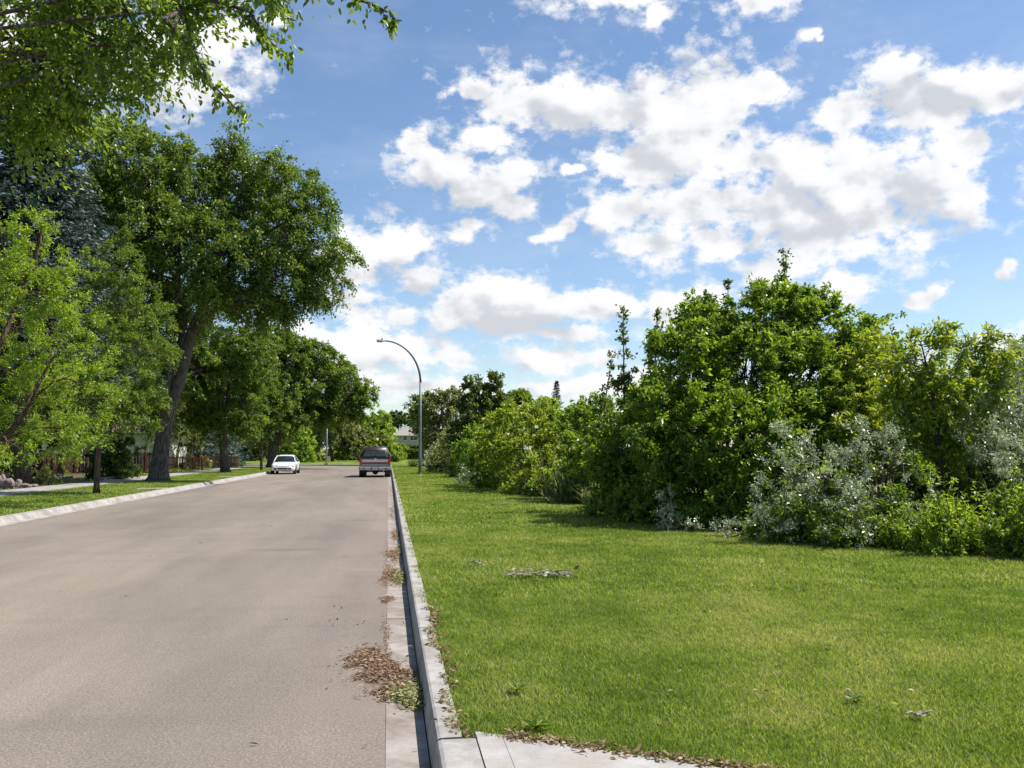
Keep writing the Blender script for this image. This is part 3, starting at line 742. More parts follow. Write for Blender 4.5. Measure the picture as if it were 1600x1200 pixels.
def truck():
    Y0 = 58.6; cx = -.83
    MAROON = simple('maroon_paint', (.032, .012, .012), .3, coat=.5, var=.03); SILVER = simple('silver_paint', (.42, .43, .44), .32, .35, coat=.4, var=.02)
    GREY = simple('grey_paint', (.27, .275, .28), .35, .2, coat=.4, var=.03); CAP = simple('dark_cap_fibreglass', (.045, .032, .030), .38, coat=.3, var=.1)
    t = thing('pickup_truck', 'maroon and silver pickup truck with dark bed canopy, parked at the right kerb', 'pickup truck', (cx, Y0 + 2.7, 0))
    def slab_ring(y, w, z0, z1): return [(cx + x, y, z) for x, z in ((w*.96, z0), (w, z0 + .06), (w, z0 + (z1-z0)*.55), (w*.985, z1 - .05), (w*.955, z1), (-w*.955, z1), (-w*.985, z1 - .05), (-w, z0 + (z1-z0)*.55), (-w, z0 + .06), (-w*.96, z0))]
    # bed and cab sides, two tone: lower silver grey, upper maroon
    MB().loft([slab_ring(Y0 + y, w, z0, .90) for y, w, z0 in ((.20, .96, .60), (.24, .975, .58), (2.6, .98, .55), (5.3, .975, .52), (5.62, .93, .55))]).build('body', SILVER, t)
    MB().loft([[(cx + x, Y0 + y, z) for x, z in ((w, .898), (w*.99, zt - .05), (w*.95, zt), (-w*.95, zt), (-w*.99, zt - .05), (-w, .898))] for y, w, zt in ((.205, .962, 1.235), (2.4, .975, 1.235), (4.2, .97, 1.23), (5.3, .955, 1.17), (5.58, .92, 1.08))]).build('upper_body', MAROON, t)
    # cab
    MB().loft([[(cx + x, Y0 + y, z) for x, z in ((wb, zb), (wt, zt - .06), (wt*.9, zt), (-wt*.9, zt), (-wt, zt - .06), (-wb, zb))] for y, wb, wt, zb, zt in ((2.40, .93, .72, 1.20, 1.80), (2.55, .93, .73, 1.20, 1.84), (3.4, .93, .72, 1.20, 1.84), (3.75, .92, .70, 1.20, 1.78), (4.35, .90, .85, 1.20, 1.24))]).build('cab', MAROON, t)
    for s in (-1, 1):
        MB().loft([[(cx + s*.932, Y0 + 2.8, 1.26), (cx + s*.765, Y0 + 2.85, 1.70), (cx + s*.75, Y0 + 3.55, 1.70), (cx + s*.93, Y0 + 4.05, 1.26)], [(cx + s*.90, Y0 + 2.8, 1.26), (cx + s*.73, Y0 + 2.85, 1.70), (cx + s*.72, Y0 + 3.55, 1.70), (cx + s*.90, Y0 + 4.05, 1.26)]]).build('side_window', GLASS, t)
        m = MB().box((cx + s*1.115, Y0 + 3.85, 1.24), (.20, .09, .19)).build('mirror', simple('mirror_shell', (.03, .05, .10), .3, .4), t, False, .02)
        MB().tube([(cx + s*.95, Y0 + 3.85, 1.2), (cx + s*1.08, Y0 + 3.85, 1.22)], .02, 6).build('bracket', BLACKP, m)
    # canopy over the bed
    def cap_ring(y, wb, wt, z0, zt): return [(cx + x, Y0 + y, z) for x, z in ((wb, z0), (wb*.985, z0 + .16), (wt + .05, zt - .14), (wt - .02, zt - .05), (wt*.80, zt - .005), (0, zt + .012), (-wt*.80, zt - .005), (-wt + .02, zt - .05), (-wt - .05, zt - .14), (-wb*.985, z0 + .16), (-wb, z0))]
    can = MB().loft([cap_ring(.20, .955, .70, 1.237, 1.86), cap_ring(.45, .955, .715, 1.237, 1.925), cap_ring(1.3, .955, .72, 1.237, 1.945), cap_ring(2.35, .955, .71, 1.237, 1.93)]).build('canopy', CAP, t, True)
    for s in (-1, 1):
        MB().tube([(cx + s*.958, Y0 + .185, 1.25), (cx + s*.945, Y0 + .185, 1.40), (cx + s*.765, Y0 + .19, 1.72), (cx + s*.70, Y0 + .21, 1.83), (cx + s*.60, Y0 + .28, 1.90)], .018, 6).build('edge_trim', CHROME, can)
    for k in (-1, 0, 1):
        MB().box((cx + k*.36, Y0 + 1.2, 1.945), (.22 if k == 0 else .10, 1.9, .022)).build('roof_rib', simple('faded_rib', (.22, .20, .19), .5, var=.15), can)
    wn = MB().loft([[(cx - .72, Y0 + .17, 1.31), (cx + .72, Y0 + .17, 1.31), (cx + .60, Y0 + .185, 1.66), (cx - .60, Y0 + .185, 1.66)], [(cx - .72, Y0 + .21, 1.31), (cx + .72, Y0 + .21, 1.31), (cx + .60, Y0 + .225, 1.66), (cx - .60, Y0 + .225, 1.66)]]).build('rear_window', simple('tinted_glass', (.022, .028, .022), .05, spec=.9, var=0), t)
    MB().box((cx, Y0 + .165, 1.265), (1.50, .03, .05)).build('frame', BLACKP, wn)
    MB().tube([(cx - .66, Y0 + .19, 1.70), (cx + .66, Y0 + .19, 1.70)], .03, 6).build('frame', BLACKP, wn)
    MB().box((cx + .02, Y0 + .162, 1.47), (.018, .016, .33)).build('divider', BLACKP, wn)
    MB().box((cx + .75, Y0 + .178, 1.29), (.09, .02, .05)).build('sticker', PLATE, wn)
    # tailgate with its coloured bands, one panel each
    tg = MB().box((cx, Y0 + .185, .93), (1.60, .06, .60)).build('tailgate', MAROON, t, False, .012)
    MB().box((cx, Y0 + .150, 1.035), (1.60, .012, .17)).build('silver_panel', simple('brushed_panel', (.62, .63, .64), .35, .3), tg)
    MB().box((cx, Y0 + .151, 1.205), (1.54, .010, .03)).build('copper_stripe', simple('copper_stripe', (.15, .055, .038), .4), tg)
    MB().box((cx, Y0 + .150, .885), (1.60, .012, .085)).build('red_panel', simple('red_band', (.36, .012, .02), .35), tg)
    MB().box((cx, Y0 + .150, .805), (1.60, .012, .055)).build('pale_panel', simple('pale_band', (.36, .35, .32), .4), tg)
    MB().box((cx, Y0 + .150, .705), (1.86, .014, .135)).build('lower_panel', GREY, tg)
    bd = MB(); n = 20
    bd.loft([[(cx + .03 + .075*math.cos(2*math.pi*k/n), Y0 + y, 1.155 + .036*math.sin(2*math.pi*k/n)) for k in range(n)] for y in (.155, .138)])
    bd.build('badge', CHROME, tg)
    for s in (-1, 1):
        MB().box((cx + s*.885, Y0 + .175, .985), (.13, .08, .40)).build('tail_light', REDL, t, False, .015)
    bp = MB().loft([[(cx + x, Y0 + y, z) for y, z in ((.02 + c_, .46), (0 + c_, .50), (0 + c_, .60), (.03 + c_, .645), (.22, .645), (.22, .46))] for x, c_ in ((-1.0, .10), (-.95, .0), (-.36, -.02), (.36, -.02), (.95, 0), (1.0, .10))]).build('bumper', simple('bumper_steel', (.40, .41, .43), .35, .7, var=.1), t)
    MB().box((cx, Y0 - .022, .555), (.44, .02, .16)).build('plate_recess', BLACKP, bp)
    pl = MB().box((cx + .0, Y0 - .036, .535), (.31, .012, .15)).build('licence_plate', PLATE, t, False, .006)
    MB().box((cx, Y0 - .0435, .53), (.23, .003, .05)).build('plate_characters', PLATER, pl)
    for s in (-1, 1): MB().box((cx + s*.60, Y0 - .004, .56), (.36, .015, .05)).build('step_pad', BLACKP, bp)
    # underneath
    MB().tube([(cx - .70, Y0 + 1.05, .36), (cx + .70, Y0 + 1.05, .36)], .05, 8).build('axle', BLACKP, t)
    df = MB(); df.loft([[(cx + .02 + r*math.cos(2*math.pi*k/12), Y0 + 1.05 + dy, .34 + r*math.sin(2*math.pi*k/12)) for k in range(12)] for dy, r in ((-.17, .07), (-.12, .15), (0, .19), (.12, .13))]); df.build('differential', BLACKP, t, True)
    MB().box((cx, Y0 + 2.6, .49), (1.1, 4.6, .12)).build('chassis', BLACKP, t)
    MB().tube([(cx + .52, Y0 + .18, .40), (cx + .52, Y0 + 1.9, .40)], .035, 8).build('exhaust_pipe', CHROME, t)
    for s in (-1, 1):
        MB().box((cx + s*.55, Y0 + .9, .33), (.06, .9, .04)).build('leaf_spring', BLACKP, t)
        for yy in (1.05, 4.55):
            MB().tube([(cx + s*.60, Y0 + yy, .44), (cx + s*.985, Y0 + yy, .44)], .43, 24).build('wheel_arch', BLACKP, t)
            wheel(t, (cx + s*.82, Y0 + yy, .365), .365, .27, s)
truck()

# ------------------------------------------------------------------ street lamp, far pole with street name sign
STEEL = simple('galvanised_steel', (.17, .195, .21), .5, .15, var=.12, scale=3)
def street_lamp():
    b = ground(656, 741.5, .14); Y = b[1]; k = F/Y
    t = thing('street_lamp', 'tall grey steel street lamp with a curved arm, standing on the right lawn', 'street lamp', b)
    zt = at(656, 598, Y)[2]; ze = at(600, 532.5, Y)[2]; xe = at(600, 532, Y)[0]
    MB().tube([b, (b[0], Y, b[2] + 1.2), (b[0], Y, 3.5), (b[0], Y, zt)], [.105, .098, .088, .072], 14).build('pole', STEEL, t, True)
    MB().tube([b, b + np.array([0, 0, .10])], .14, 14).build('base_plate', STEEL, t)
    pts = [(b[0] + (xe-b[0])*(1-math.cos(a)), Y, zt + (ze-zt)*math.sin(a)) for a in np.linspace(0, math.pi/2, 16)]
    MB().tube(pts, list(np.linspace(.072, .042, 16)), 12).build('arm', simple('dark_steel', (.085, .10, .11), .5, .15), t, True)
    hx = xe - .02
    h = MB().loft([[(hx - dx, Y + y, ze + z) for y, z in ((-w, -.05), (-w, .0), (-w*.6, hh), (w*.6, hh), (w, .0), (w, -.05))] for dx, w, hh in ((-.06, .05, .05), (.05, .10, .10), (.30, .13, .085), (.46, .10, .04))]).build('lamp_head', simple('lamp_housing', (.30, .32, .33), .5, .3), t)
    MB().loft([[(hx - dx, Y + y, ze + z) for y, z in ((-w, -.052), (-w*.5, -.10), (w*.5, -.10), (w, -.052))] for dx, w in ((.08, .08), (.26, .105), (.42, .08))]).build('lens', LAMPG, h)
    MB().tube([(hx - .10, Y, ze + .10), (hx - .10, Y, ze + .17)], .035, 8).build('light_sensor', BLACKP, h)
street_lamp()
def sign_pole():
    b = ground(510, 726.5, .14); Y = b[1]
    t = thing('sign_pole', 'thin grey pole with a small teal street name sign on the lawn across the street', 'sign pole', b)
    zt = at(510, 646, Y)[2]
    MB().tube([b, (b[0], Y, 3), (b[0], Y, zt)], [.10, .09, .08], 10).build('pole', simple('pale_steel', (.36, .38, .39), .5, .4), t, True)
    MB().box((b[0], Y, b[2] + .1), (.42, .42, .2)).build('base', CONC, t, False, .02)
    z = at(506, 695, Y)[2]
    TEAL = simple('teal_sign', (.01, .10, .12), .4)
    MB().box((b[0] - .36, Y - .12, z), (.66, .02, .20)).build('sign_plate', TEAL, t)
    MB().tube([(b[0] + .0, Y - .12, z - .06), (b[0], Y - .12, z + .10)], .04, 8).build('clamp', TEAL, t)
    MB().box((b[0] - .05, Y, zt + .07), (.36, .16, .14)).build('lamp_head', TEAL, t, False, .02)
sign_pole()

# ------------------------------------------------------------------ fences
def wood(name, a, b):
    g = NG(name); n1 = g.noise(7, 6, .6, (3, 3, .25)); n2 = g.noise(1.8, 3, .5, (2.2, 2.2, .02))
    c = g.ramp(g.math('ADD', g.math('MULTIPLY', n1, .5), g.math('MULTIPLY', n2, .5)), [(.3, a), (.7, b)])
    return g.finish(c, .8, n1, .3, .01, .2)
WOOD = wood('stained_cedar', (.17, .072, .038), (.40, .185, .098)); WOODD = wood('shade_darkened_red_wood', (.030, .011, .008), (.062, .024, .015)); WOODT = wood('weathered_cedar', (.25, .135, .075), (.46, .28, .165))  # WOODD: red wood darkened so its colour carries the shade on the fence
def fence(label, p0, p1, h, mat, gap=.012, bw=.14, group='wooden board fences'):
    p0 = np.array(p0); p1 = np.array(p1); d = p1-p0; L_ = np.linalg.norm(d); u = d/L_; a = math.atan2(u[1], u[0]); nrm_ = np.array([u[1], -u[0]])
    t = thing('wooden_fence', label, 'fence', (p0[0], p0[1], .14), group)
    mb = MB(); s = bw/2; k = 0
    while s < L_:
        c = p0 + u*s + nrm_*(.025 if k % 2 else -.025)
        mb.box((c[0], c[1], .18 + h/2 + rng.normal()*.006), (bw, .02, h), a + rng.normal()*.01); s += bw + gap; k += 1
    mb.build('board_panel', mat, t)
    for z in (.35, h*.92):
        c = (p0+p1)/2; MB().box((c[0], c[1], .14 + z), (L_, .025, .09), a).build('rail', mat, t)
    for q in np.linspace(0, L_, max(2, int(round(L_/2.4))+1)):
        c = p0 + u*q; MB().box((c[0], c[1], .14 + (h+.09)/2), (.11, .11, h + .09), a).build('post', mat, t, False, .008)
    return t
c1 = ground(316, 735, .14)[:2]; c2 = ground(208, 730, .14)[:2]
fence('reddish brown board fence running from behind the big elm trunk to a corner post', c2, c1, 1.02, WOOD)
c3 = ground(373, 731.5, .14)[:2]; c4 = ground(314, 729.5, .14)[:2]
fence('lighter brown board fence standing just behind the forked trunk tree', c4, c3, 1.0, WOODT)
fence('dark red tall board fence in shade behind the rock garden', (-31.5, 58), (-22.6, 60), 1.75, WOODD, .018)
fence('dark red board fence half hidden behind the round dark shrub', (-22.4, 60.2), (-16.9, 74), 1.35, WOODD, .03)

# ------------------------------------------------------------------ houses
def roof_mat(name, a, b):
    g = NG(name); n = g.noise(5, 6, .6, (1, 1, 3)); return g.finish(g.ramp(n, [(.3, a), (.7, b)]), .9, n, .3, .02, .15)
SIDING = simple('grey_siding', (.36, .37, .36), .7, var=.05); WTRIM = simple('white_trim', (.75, .75, .73), .6); STUCCO = simple('white_stucco', (.70, .69, .66), .85, var=.05)
def hip_house(name, label, x0, x1, y0, y1, zb, zw, zr, wallm, roofm, wins, over=.6, ridge=.35):
    cx, cy = (x0+x1)/2, (y0+y1)/2
    t = thing(name, label, 'house', (cx, cy, zb))
    MB().box((cx, cy, (zb+zw)/2), (x1-x0, y1-y0, zw-zb)).build('wall', wallm, t)
    a, b, c, d = x0-over, x1+over, y0-over, y1+over; rl = (x1-x0)*ridge/2
    rf = MB().add([(a, c, zw), (b, c, zw), (b, d, zw), (a, d, zw), (cx-rl, cy, zr), (cx+rl, cy, zr), (a, c, zw-.18), (b, c, zw-.18), (b, d, zw-.18), (a, d, zw-.18)],
                  [(0, 1, 5, 4), (1, 2, 5), (2, 3, 4, 5), (3, 0, 4), (1, 0, 6, 7), (2, 1, 7, 8), (3, 2, 8, 9), (0, 3, 9, 6), (6, 9, 8, 7)]).build('roof', roofm, t)
    MB().box((cx, c-.05, zw-.06), (b-a, .08, .16)).build('gutter', WTRIM, t)
    for (wx, wz, ww, wh) in wins:
        w = MB().box((wx, y0-.02, wz), (ww, .06, wh)).build('window', GLASS, t)
        for sx in (-1, 1): MB().box((wx + sx*(ww/2+.05), y0-.04, wz), (.10, .10, wh+.2)).build('frame', WTRIM, w)
        for sz in (-1, 1): MB().box((wx, y0-.04, wz + sz*(wh/2+.05)), (ww, .10, .10)).build('frame', WTRIM, w)
        MB().box((wx, y0-.055, wz), (.06, .02, wh)).build('mullion', WTRIM, w)
    return t, rf
Yh = 232.0
xa = at(618, 690, Yh)[0]; xb = at(662, 690, Yh)[0]; zw = at(640, 680.3, Yh)[2]; zr = at(640, 668, Yh)[2]
h1, rf = hip_house('bungalow', 'grey bungalow with a tan hip roof and a picture window, far behind the hedges', xa, xb, Yh, Yh+9, 2.0, zw, zr, SIDING, roof_mat('tan_shingles', (.22, .20, .165), (.33, .305, .255)),
          [(at(646.5, 684, Yh)[0], at(646, 684.5, Yh)[2], 1.7, 1.1), (at(633, 684, Yh)[0], at(633, 684.5, Yh)[2], .8, 1.1)])
MB().tube([at(627.5, 672, Yh+4), at(627.5, 667, Yh+4)], .14, 8).build('chimney', WTRIM, rf)
Y2 = 262.0
hip_house('bungalow', 'house with a blue grey roof whose ridge shows just above the tan roof', at(622, 690, Y2)[0], at(668, 690, Y2)[0], Y2, Y2+9, 2.0, at(640, 676, Y2)[2], at(640, 665.5, Y2)[2], STUCCO, roof_mat('blue_grey_shingles', (.16, .18, .21), (.25, .275, .31)), [(at(640, 684, Y2)[0], 4.5, 1.5, 1.2)], ridge=.7)
hip_house('bungalow', 'white walled house in a side yard glimpsed between branches over the dark red fence', -44, -19.5, 84, 94, .1, 3.3, 5.4, STUCCO, roof_mat('brown_shingles', (.10, .075, .06), (.18, .14, .11)),
          [(-38, 1.9, 1.8, 1.2), (-32, 1.9, 1.8, 1.2), (-26, 1.9, 1.4, 1.1)])

# ------------------------------------------------------------------ trees on the left
def tp(px, py, Y, r): p = at(px, py, Y); return (p[0], p[1], p[2], r)
def jl(l, j=.12):
    """spread lobes in depth"""
    c, r = l; c = c.copy(); c[1] += rng.normal()*j*r[1]*4; return (c, r)
def spray(paths, per_m, clump_r):
    pts, outs = [], []
    for path in paths:
        for a, b in zip(path[:-1], path[1:]):
            a, b = np.array(a[:3]), np.array(b[:3]); L_ = np.linalg.norm(b-a); n = max(int(L_*per_m), 1)
            for i in range(n):
                pts.append(a + (b-a)*(i + rng.random())/n + rng.normal(size=3)*clump_r*.25); outs.append(nrm(nrm(b-a) + rng.normal(size=3)*.35 + np.array([0, 0, -.3])))
    return np.array(pts), np.array(outs)

# elm over the camera's left: trunk out of the frame, branches hang into the top left corner
def near_elm():
    base = np.array([-11.0, 11.5, .14])
    t = thing('elm_tree', 'nearby elm whose leafy branches hang into the top left corner of the picture', 'tree', base, 'elm trees along the street')
    lobes = [lob(160, 60, 80, 11.8), lob(15, 165, 60, 13.5), lob(80, 160, 55, 13.2), lob(150, 150, 40, 12.8), lob(60, 110, 80, 13), lob(20, 60, 110, 13), lob(110, 30, 100, 12), lob(200, 20, 85, 11.5), lob(285, 15, 55, 11), lob(40, 140, 85, 13), lob(130, 105, 55, 12.5), lob(215, 70, 48, 11.5), lob(320, -20, 60, 11), lob(0, -90, 190, 12.5), lob(220, -110, 120, 11.5), lob(420, -70, 60, 10.5), lob(-200, 40, 200, 13), lob(-150, -200, 260, 12.5), (np.array([-11.5, 13, 9.5]), np.array([3.5, 3.5, 3])), (np.array([-14, 11, 8.5]), np.array([3, 3, 3]))]
    pts, outs, idx = clump_points(lobes, 780, .25)
    hang = [[tp(255, 30, 10, 0), tp(300, 70, 9.8, 0), tp(325, 125, 9.6, 0), tp(360, 160, 9.5, 0), tp(385, 188, 9.4, 0)],
            [tp(330, 0, 9.8, 0), tp(390, 18, 9.5, 0), tp(410, 50, 9.3, 0), tp(432, 75, 9.2, 0), tp(456, 88, 9.1, 0)],
            [tp(380, -30, 9.6, 0), tp(430, 5, 9.2, 0), tp(445, 20, 9.2, 0)],
            [tp(470, -45, 9, 0), tp(530, -12, 8.8, 0), tp(580, 6, 8.7, 0), tp(608, 20, 8.7, 0), tp(624, 36, 8.7, 0)],
            [tp(130, 70, 11, 0), tp(155, 105, 10.8, 0), tp(166, 128, 10.7, 0)], [tp(190, 50, 10.8, 0), tp(225, 105, 10.5, 0), tp(246, 136, 10.4, 0)],
            [tp(270, 40, 10.2, 0), tp(300, 100, 10, 0), tp(318, 115, 10, 0)],
            [tp(100, 130, 12, 0), tp(140, 165, 11.8, 0), tp(200, 152, 11.5, 0)], [tp(90, 120, 12, 0), tp(120, 170, 12, 0), tp(135, 190, 12, 0)]]
    hp, ho = spray(hang, 16, .15)
    mb = MB()
    mb.tube([base, base + np.array([0, 0, .5]), (-10.9, 11.6, 3), (-10.7, 11.7, 4.6)], [.62, .46, .40, .36], 14, jitter=.06)
    hub = np.array([-10.7, 11.7, 4.5])
    for l in lobes: mb.tube(bend(hub, l[0], .08, 7, .06), list(np.linspace(.045, .014, 7)), 7, caps=False)
    for h in hang:
        P = [np.array(p[:3]) for p in h]; root = min(lobes, key=lambda l: np.linalg.norm(l[0]-P[0]))[0]
        mb.tube([root] + P, list(np.linspace(.03, .004, len(P)+1)), 5, caps=False)
    for i in range(0, len(pts)): mb.tube(bend(lobes[idx[i]][0], pts[i], .05, 4, .08), [.018, .013, .009, .005], 4, caps=False)
    mb.build('trunk', BARK, t, True)
    a = foliage('crown', t, pts, outs, 120000, .083, .60, LM['near_elm'], 'leaf6', 5, .35, .0, .7, .7, .55)
    foliage('hanging_twig_leaves', t, hp, ho, len(hp)*15, .075, .17, LM['near_elm'], 'leaf6', 2, .3, -.1, .6, .8, .55, out_w=1.4)
near_elm()

b = ground(-20, 790, .14); Y = b[1]
plant('ash_tree', 'bright green ash tree at the left edge with a low forking trunk', 'tree', b,
      [jl(lob(*l)) for l in ((60, 420, 75, Y), (20, 500, 95, Y), (95, 545, 70, Y), (50, 620, 85, Y-.6), (125, 600, 52, Y-.8), (75, 360, 38, Y), (95, 460, 45, Y), (0, 390, 60, Y), (-60, 560, 110, Y), (-80, 430, 110, Y), (30, 690, 45, Y-1), (100, 670, 45, Y-.8), (-90, 660, 80, Y), (60, 335, 22, Y))],
      'ash', 62000, .105, 430, .42, [[tp(-20, 790, Y, .2), tp(-14, 730, Y, .15), tp(0, 690, Y, .12), tp(30, 660, Y, .07), tp(60, 600, Y, .05)], [tp(-14, 730, Y, .12), tp(-30, 640, Y, .1), tp(0, 540, Y, .07), tp(40, 440, Y, .05)], [tp(-30, 660, Y, .1), tp(-80, 540, Y, .06)]],
      BARK2, 'ash trees on the verge', branch_r=.05, droop=.15, lift=.35, aspect=.32, shape='quad', upn=.6, inner=.35)

b = ground(151, 771, .14); Y = b[1]
plant('ash_tree', 'slender young ash with a thin straight trunk in front of the biggest elm', 'tree', b,
      [jl(lob(*l)) for l in ((190, 420, 38, Y), (175, 470, 50, Y), (215, 490, 45, Y), (165, 540, 58, Y), (225, 545, 42, Y), (195, 600, 58, Y), (140, 620, 40, Y), (235, 620, 28, Y), (180, 636, 46, Y), (225, 645, 26, Y-.4), (130, 645, 32, Y), (195, 380, 20, Y))],
      'linden', 46000, .11, 380, .42, [[tp(151, 771, Y, .14), tp(151, 760, Y, .11), tp(153, 720, Y, .10), tp(156, 680, Y, .085), tp(164, 600, Y, .07), tp(180, 500, Y, .045), tp(190, 420, Y, .025)]],
      BARK2, 'ash trees on the verge', branch_r=.035, droop=.2, lift=.3, aspect=.36, upn=.6, inner=.35)

b = ground(247, 752, .14); Y = b[1]
plant('elm_tree', 'biggest elm with a massive grey trunk that forks and leans over the road', 'tree', b,
      [jl(lob(*l), .25) for l in ((190, 230, 50, Y), (185, 275, 50, Y), (225, 270, 60, Y), (180, 330, 60, Y), (250, 235, 38, Y), (290, 250, 45, Y), (340, 235, 40, Y), (355, 205, 24, Y), (365, 275, 52, Y), (420, 265, 36, Y), (435, 250, 20, Y), (300, 310, 60, Y), (390, 330, 62, Y), (455, 300, 46, Y), (490, 330, 34, Y), (450, 370, 58, Y), (505, 385, 42, Y-2), (535, 395, 24, Y-2), (495, 430, 40, Y-2), (440, 440, 50, Y-1), (420, 480, 30, Y-1), (370, 400, 62, Y), (300, 390, 60, Y), (240, 360, 55, Y), (220, 430, 55, Y), (280, 450, 50, Y), (250, 500, 45, Y+1), (340, 460, 40, Y), (385, 470, 36, Y), (185, 400, 50, Y+1), (170, 335, 42, Y+1), (465, 465, 24, Y-1))],
      'elm', 200000, .16, 1900, .78,
      [[tp(247, 754, Y, .72), tp(248, 746, Y, .53), tp(249, 732, Y, .44), tp(253, 700, Y, .385), tp(259, 660, Y, .365), tp(268, 632, Y, .30), tp(285, 580, Y, .27), tp(298, 520, Y, .24), tp(322, 465, Y, .18), tp(358, 412, Y, .13), tp(405, 370, Y, .09), tp(450, 345, Y, .05)],
       [tp(259, 665, Y, .30), tp(262, 610, Y, .22), tp(267, 550, Y, .18), tp(274, 480, Y, .15), tp(281, 400, Y, .11), tp(268, 320, Y, .07)],
       [tp(285, 585, Y, .2), tp(281, 540, Y+.5, .16), tp(292, 480, Y+.8, .14), tp(312, 420, Y+1, .10), tp(325, 340, Y+1, .06)],
       [tp(298, 520, Y, .16), tp(340, 480, Y-1, .11), tp(390, 455, Y-1.5, .08), tp(440, 430, Y-2, .05)]],
      BARK, 'elm trees along the street', branch_r=.10, droop=.45, lift=.05, aspect=.55, upn=.7, twig_frac=.8, inner=.4)

b = ground(352, 738, .14); Y = b[1]
plant('elm_tree', 'medium elm with a brown trunk forking low down, standing before the lighter board fence', 'tree', b,
      [jl(lob(*l)) for l in ((335, 545, 42, Y), (305, 580, 45, Y), (370, 575, 42, Y), (345, 610, 52, Y), (395, 545, 36, Y), (305, 630, 36, Y), (385, 625, 40, Y), (325, 660, 26, Y-1), (290, 550, 36, Y), (340, 505, 34, Y), (385, 655, 22, Y-1))],
      'linden', 70000, .19, 480, .7, [[tp(352, 739, Y, .40), tp(351, 728, Y, .31), tp(350, 690, Y, .28), tp(347, 672, Y, .22), tp(345, 630, Y, .17), tp(340, 580, Y, .11)], [tp(350, 685, Y, .2), tp(354, 650, Y, .17), tp(358, 600, Y, .11), tp(375, 560, Y, .07)]],
      BARK, 'elm trees along the street', branch_r=.1, droop=.35, lift=.1, upn=.7)
b = ground(408, 735, .14); Y = b[1]
plant('young_elm_tree', 'young elm with a very thin dark trunk at the kerb left of the white car', 'tree', b,
      [jl(lob(*l)) for l in ((405, 600, 36, Y), (415, 640, 34, Y), (395, 655, 26, Y), (430, 610, 30, Y), (405, 565, 26, Y), (425, 668, 18, Y))],
      'elm', 22000, .20, 150, .6, [[tp(408, 735, Y, .11), tp(409, 700, Y, .09), tp(411, 660, Y, .08), tp(408, 590, Y, .05)]], BARK, 'elm trees along the street', branch_r=.05, droop=.35, upn=.7)
b = ground(426, 730.5, .14); Y = b[1]
plant('elm_tree', 'farthest big elm behind the white car with a wide crown spreading over the road', 'tree', b,
      [jl(lob(*l)) for l in ((425, 545, 34, Y), (400, 560, 34, Y), (455, 560, 36, Y), (490, 562, 30, Y), (520, 585, 32, Y), (545, 600, 28, Y), (570, 615, 17, Y), (560, 632, 18, Y), (440, 600, 44, Y), (490, 605, 42, Y), (530, 628, 28, Y), (470, 635, 30, Y), (505, 645, 20, Y), (400, 610, 40, Y), (425, 660, 30, Y), (555, 652, 9, Y), (450, 535, 16, Y), (480, 545, 18, Y))],
      'linden', 120000, .23, 800, .85, [[tp(424, 732, Y, .62), tp(425, 724, Y, .46), tp(427, 700, Y, .40), tp(430, 680, Y, .3), tp(428, 640, Y, .22), tp(425, 590, Y, .14)], [tp(428, 700, Y, .28), tp(440, 676, Y, .24), tp(460, 640, Y, .17), tp(500, 600, Y, .1)]],
      BARK, 'elm trees along the street', branch_r=.14, droop=.4, upn=.7)

def spruce(name, label, base, H, R0, z0, mat='spruce', n_b=420, group='spruce trees', per=46, size=.20):
    t = thing(name, label, 'tree', base, group); base = np.array(base, float)
    mb = MB(); mb.tube([base, base + np.array([0, 0, H*.5]), base + np.array([0, 0, H])], [.022*H, .013*H, .01], 8)
    P, A, cl = [], [], []
    for i in range(n_b):
        f = (i + rng.random())/n_b; z = z0 + (H-z0)*(1-(1-f)**1.35); L_ = R0*max(1-z/H, .015)**.75*rng.uniform(.7, 1.12)
        a = rng.uniform(0, 2*math.pi); d = np.array([math.cos(a), math.sin(a), 0]); s = np.array([-d[1], d[0], 0])
        dz = -.22*L_ if z < H*.7 else .12*L_
        q = lambda u: base + np.array([0, 0, z]) + d*L_*u + np.array([0, 0, 1.0])*(dz*u + .16*L_*u*u*u)
        mb.tube([q(0), q(.5), q(.95)], [.03*H/10, .02*H/10, .008], 4, caps=False)
        n = max(int(per*L_/R0*1.6), 6); u = rng.random(n)**.7; w = rng.normal(size=n)*.22*L_*(1.15-u)
        pts = np.stack([q(x) for x in u]) + s*w[:, None]; pts[:, 2] -= np.abs(w)*.35 + rng.random(n)*.15*L_*.5
        P.append(pts); ax = d*(.7) + s*(np.sign(w)*.8)[:, None] + np.array([0, 0, -.25]) + rng.normal(size=(n, 3))*.3; A.append(ax); cl.append(np.full(n, np.clip(rng.normal(.5, .25), 0, 1)))
    mb.build('trunk', BARK, t, True)
    P = np.concatenate(P); A = np.concatenate(A); n = len(P); Ls = size*rng.uniform(.6, 1.5, n)
    leaves_mesh('crown', P, A, nrm(rng.normal(size=(n, 3))*.6 + np.array([0, 0, .8])), Ls, Ls*.34, np.concatenate(cl), LM[mat], t)
spruce('spruce_tree', 'tall blue green spruce behind the left sidewalk, between the near elm and the biggest elm', (-15.7, 42.5, .1), 20.5, 6.0, 5.5, n_b=1100, per=110, size=.24)
spruce('spruce_tree', 'dark spruce standing behind the lighter board fence', tuple(ground(335, 726, .14)[:2]) + (.1,), 11, 4.2, .4, n_b=420, per=60, size=.3)
spruce('spruce_tree', 'dark spruce behind the corner of the reddish brown fence', (-19, 97, .1), 13, 4.4, .4, n_b=400, per=60, size=.32)
spruce('spruce_tree', 'small far spruce tip rising behind the rounded trees on the right', (at(870, 700, 150)[0], 150, .1), 13.0, 2.6, 2, n_b=260, per=24, size=.3)

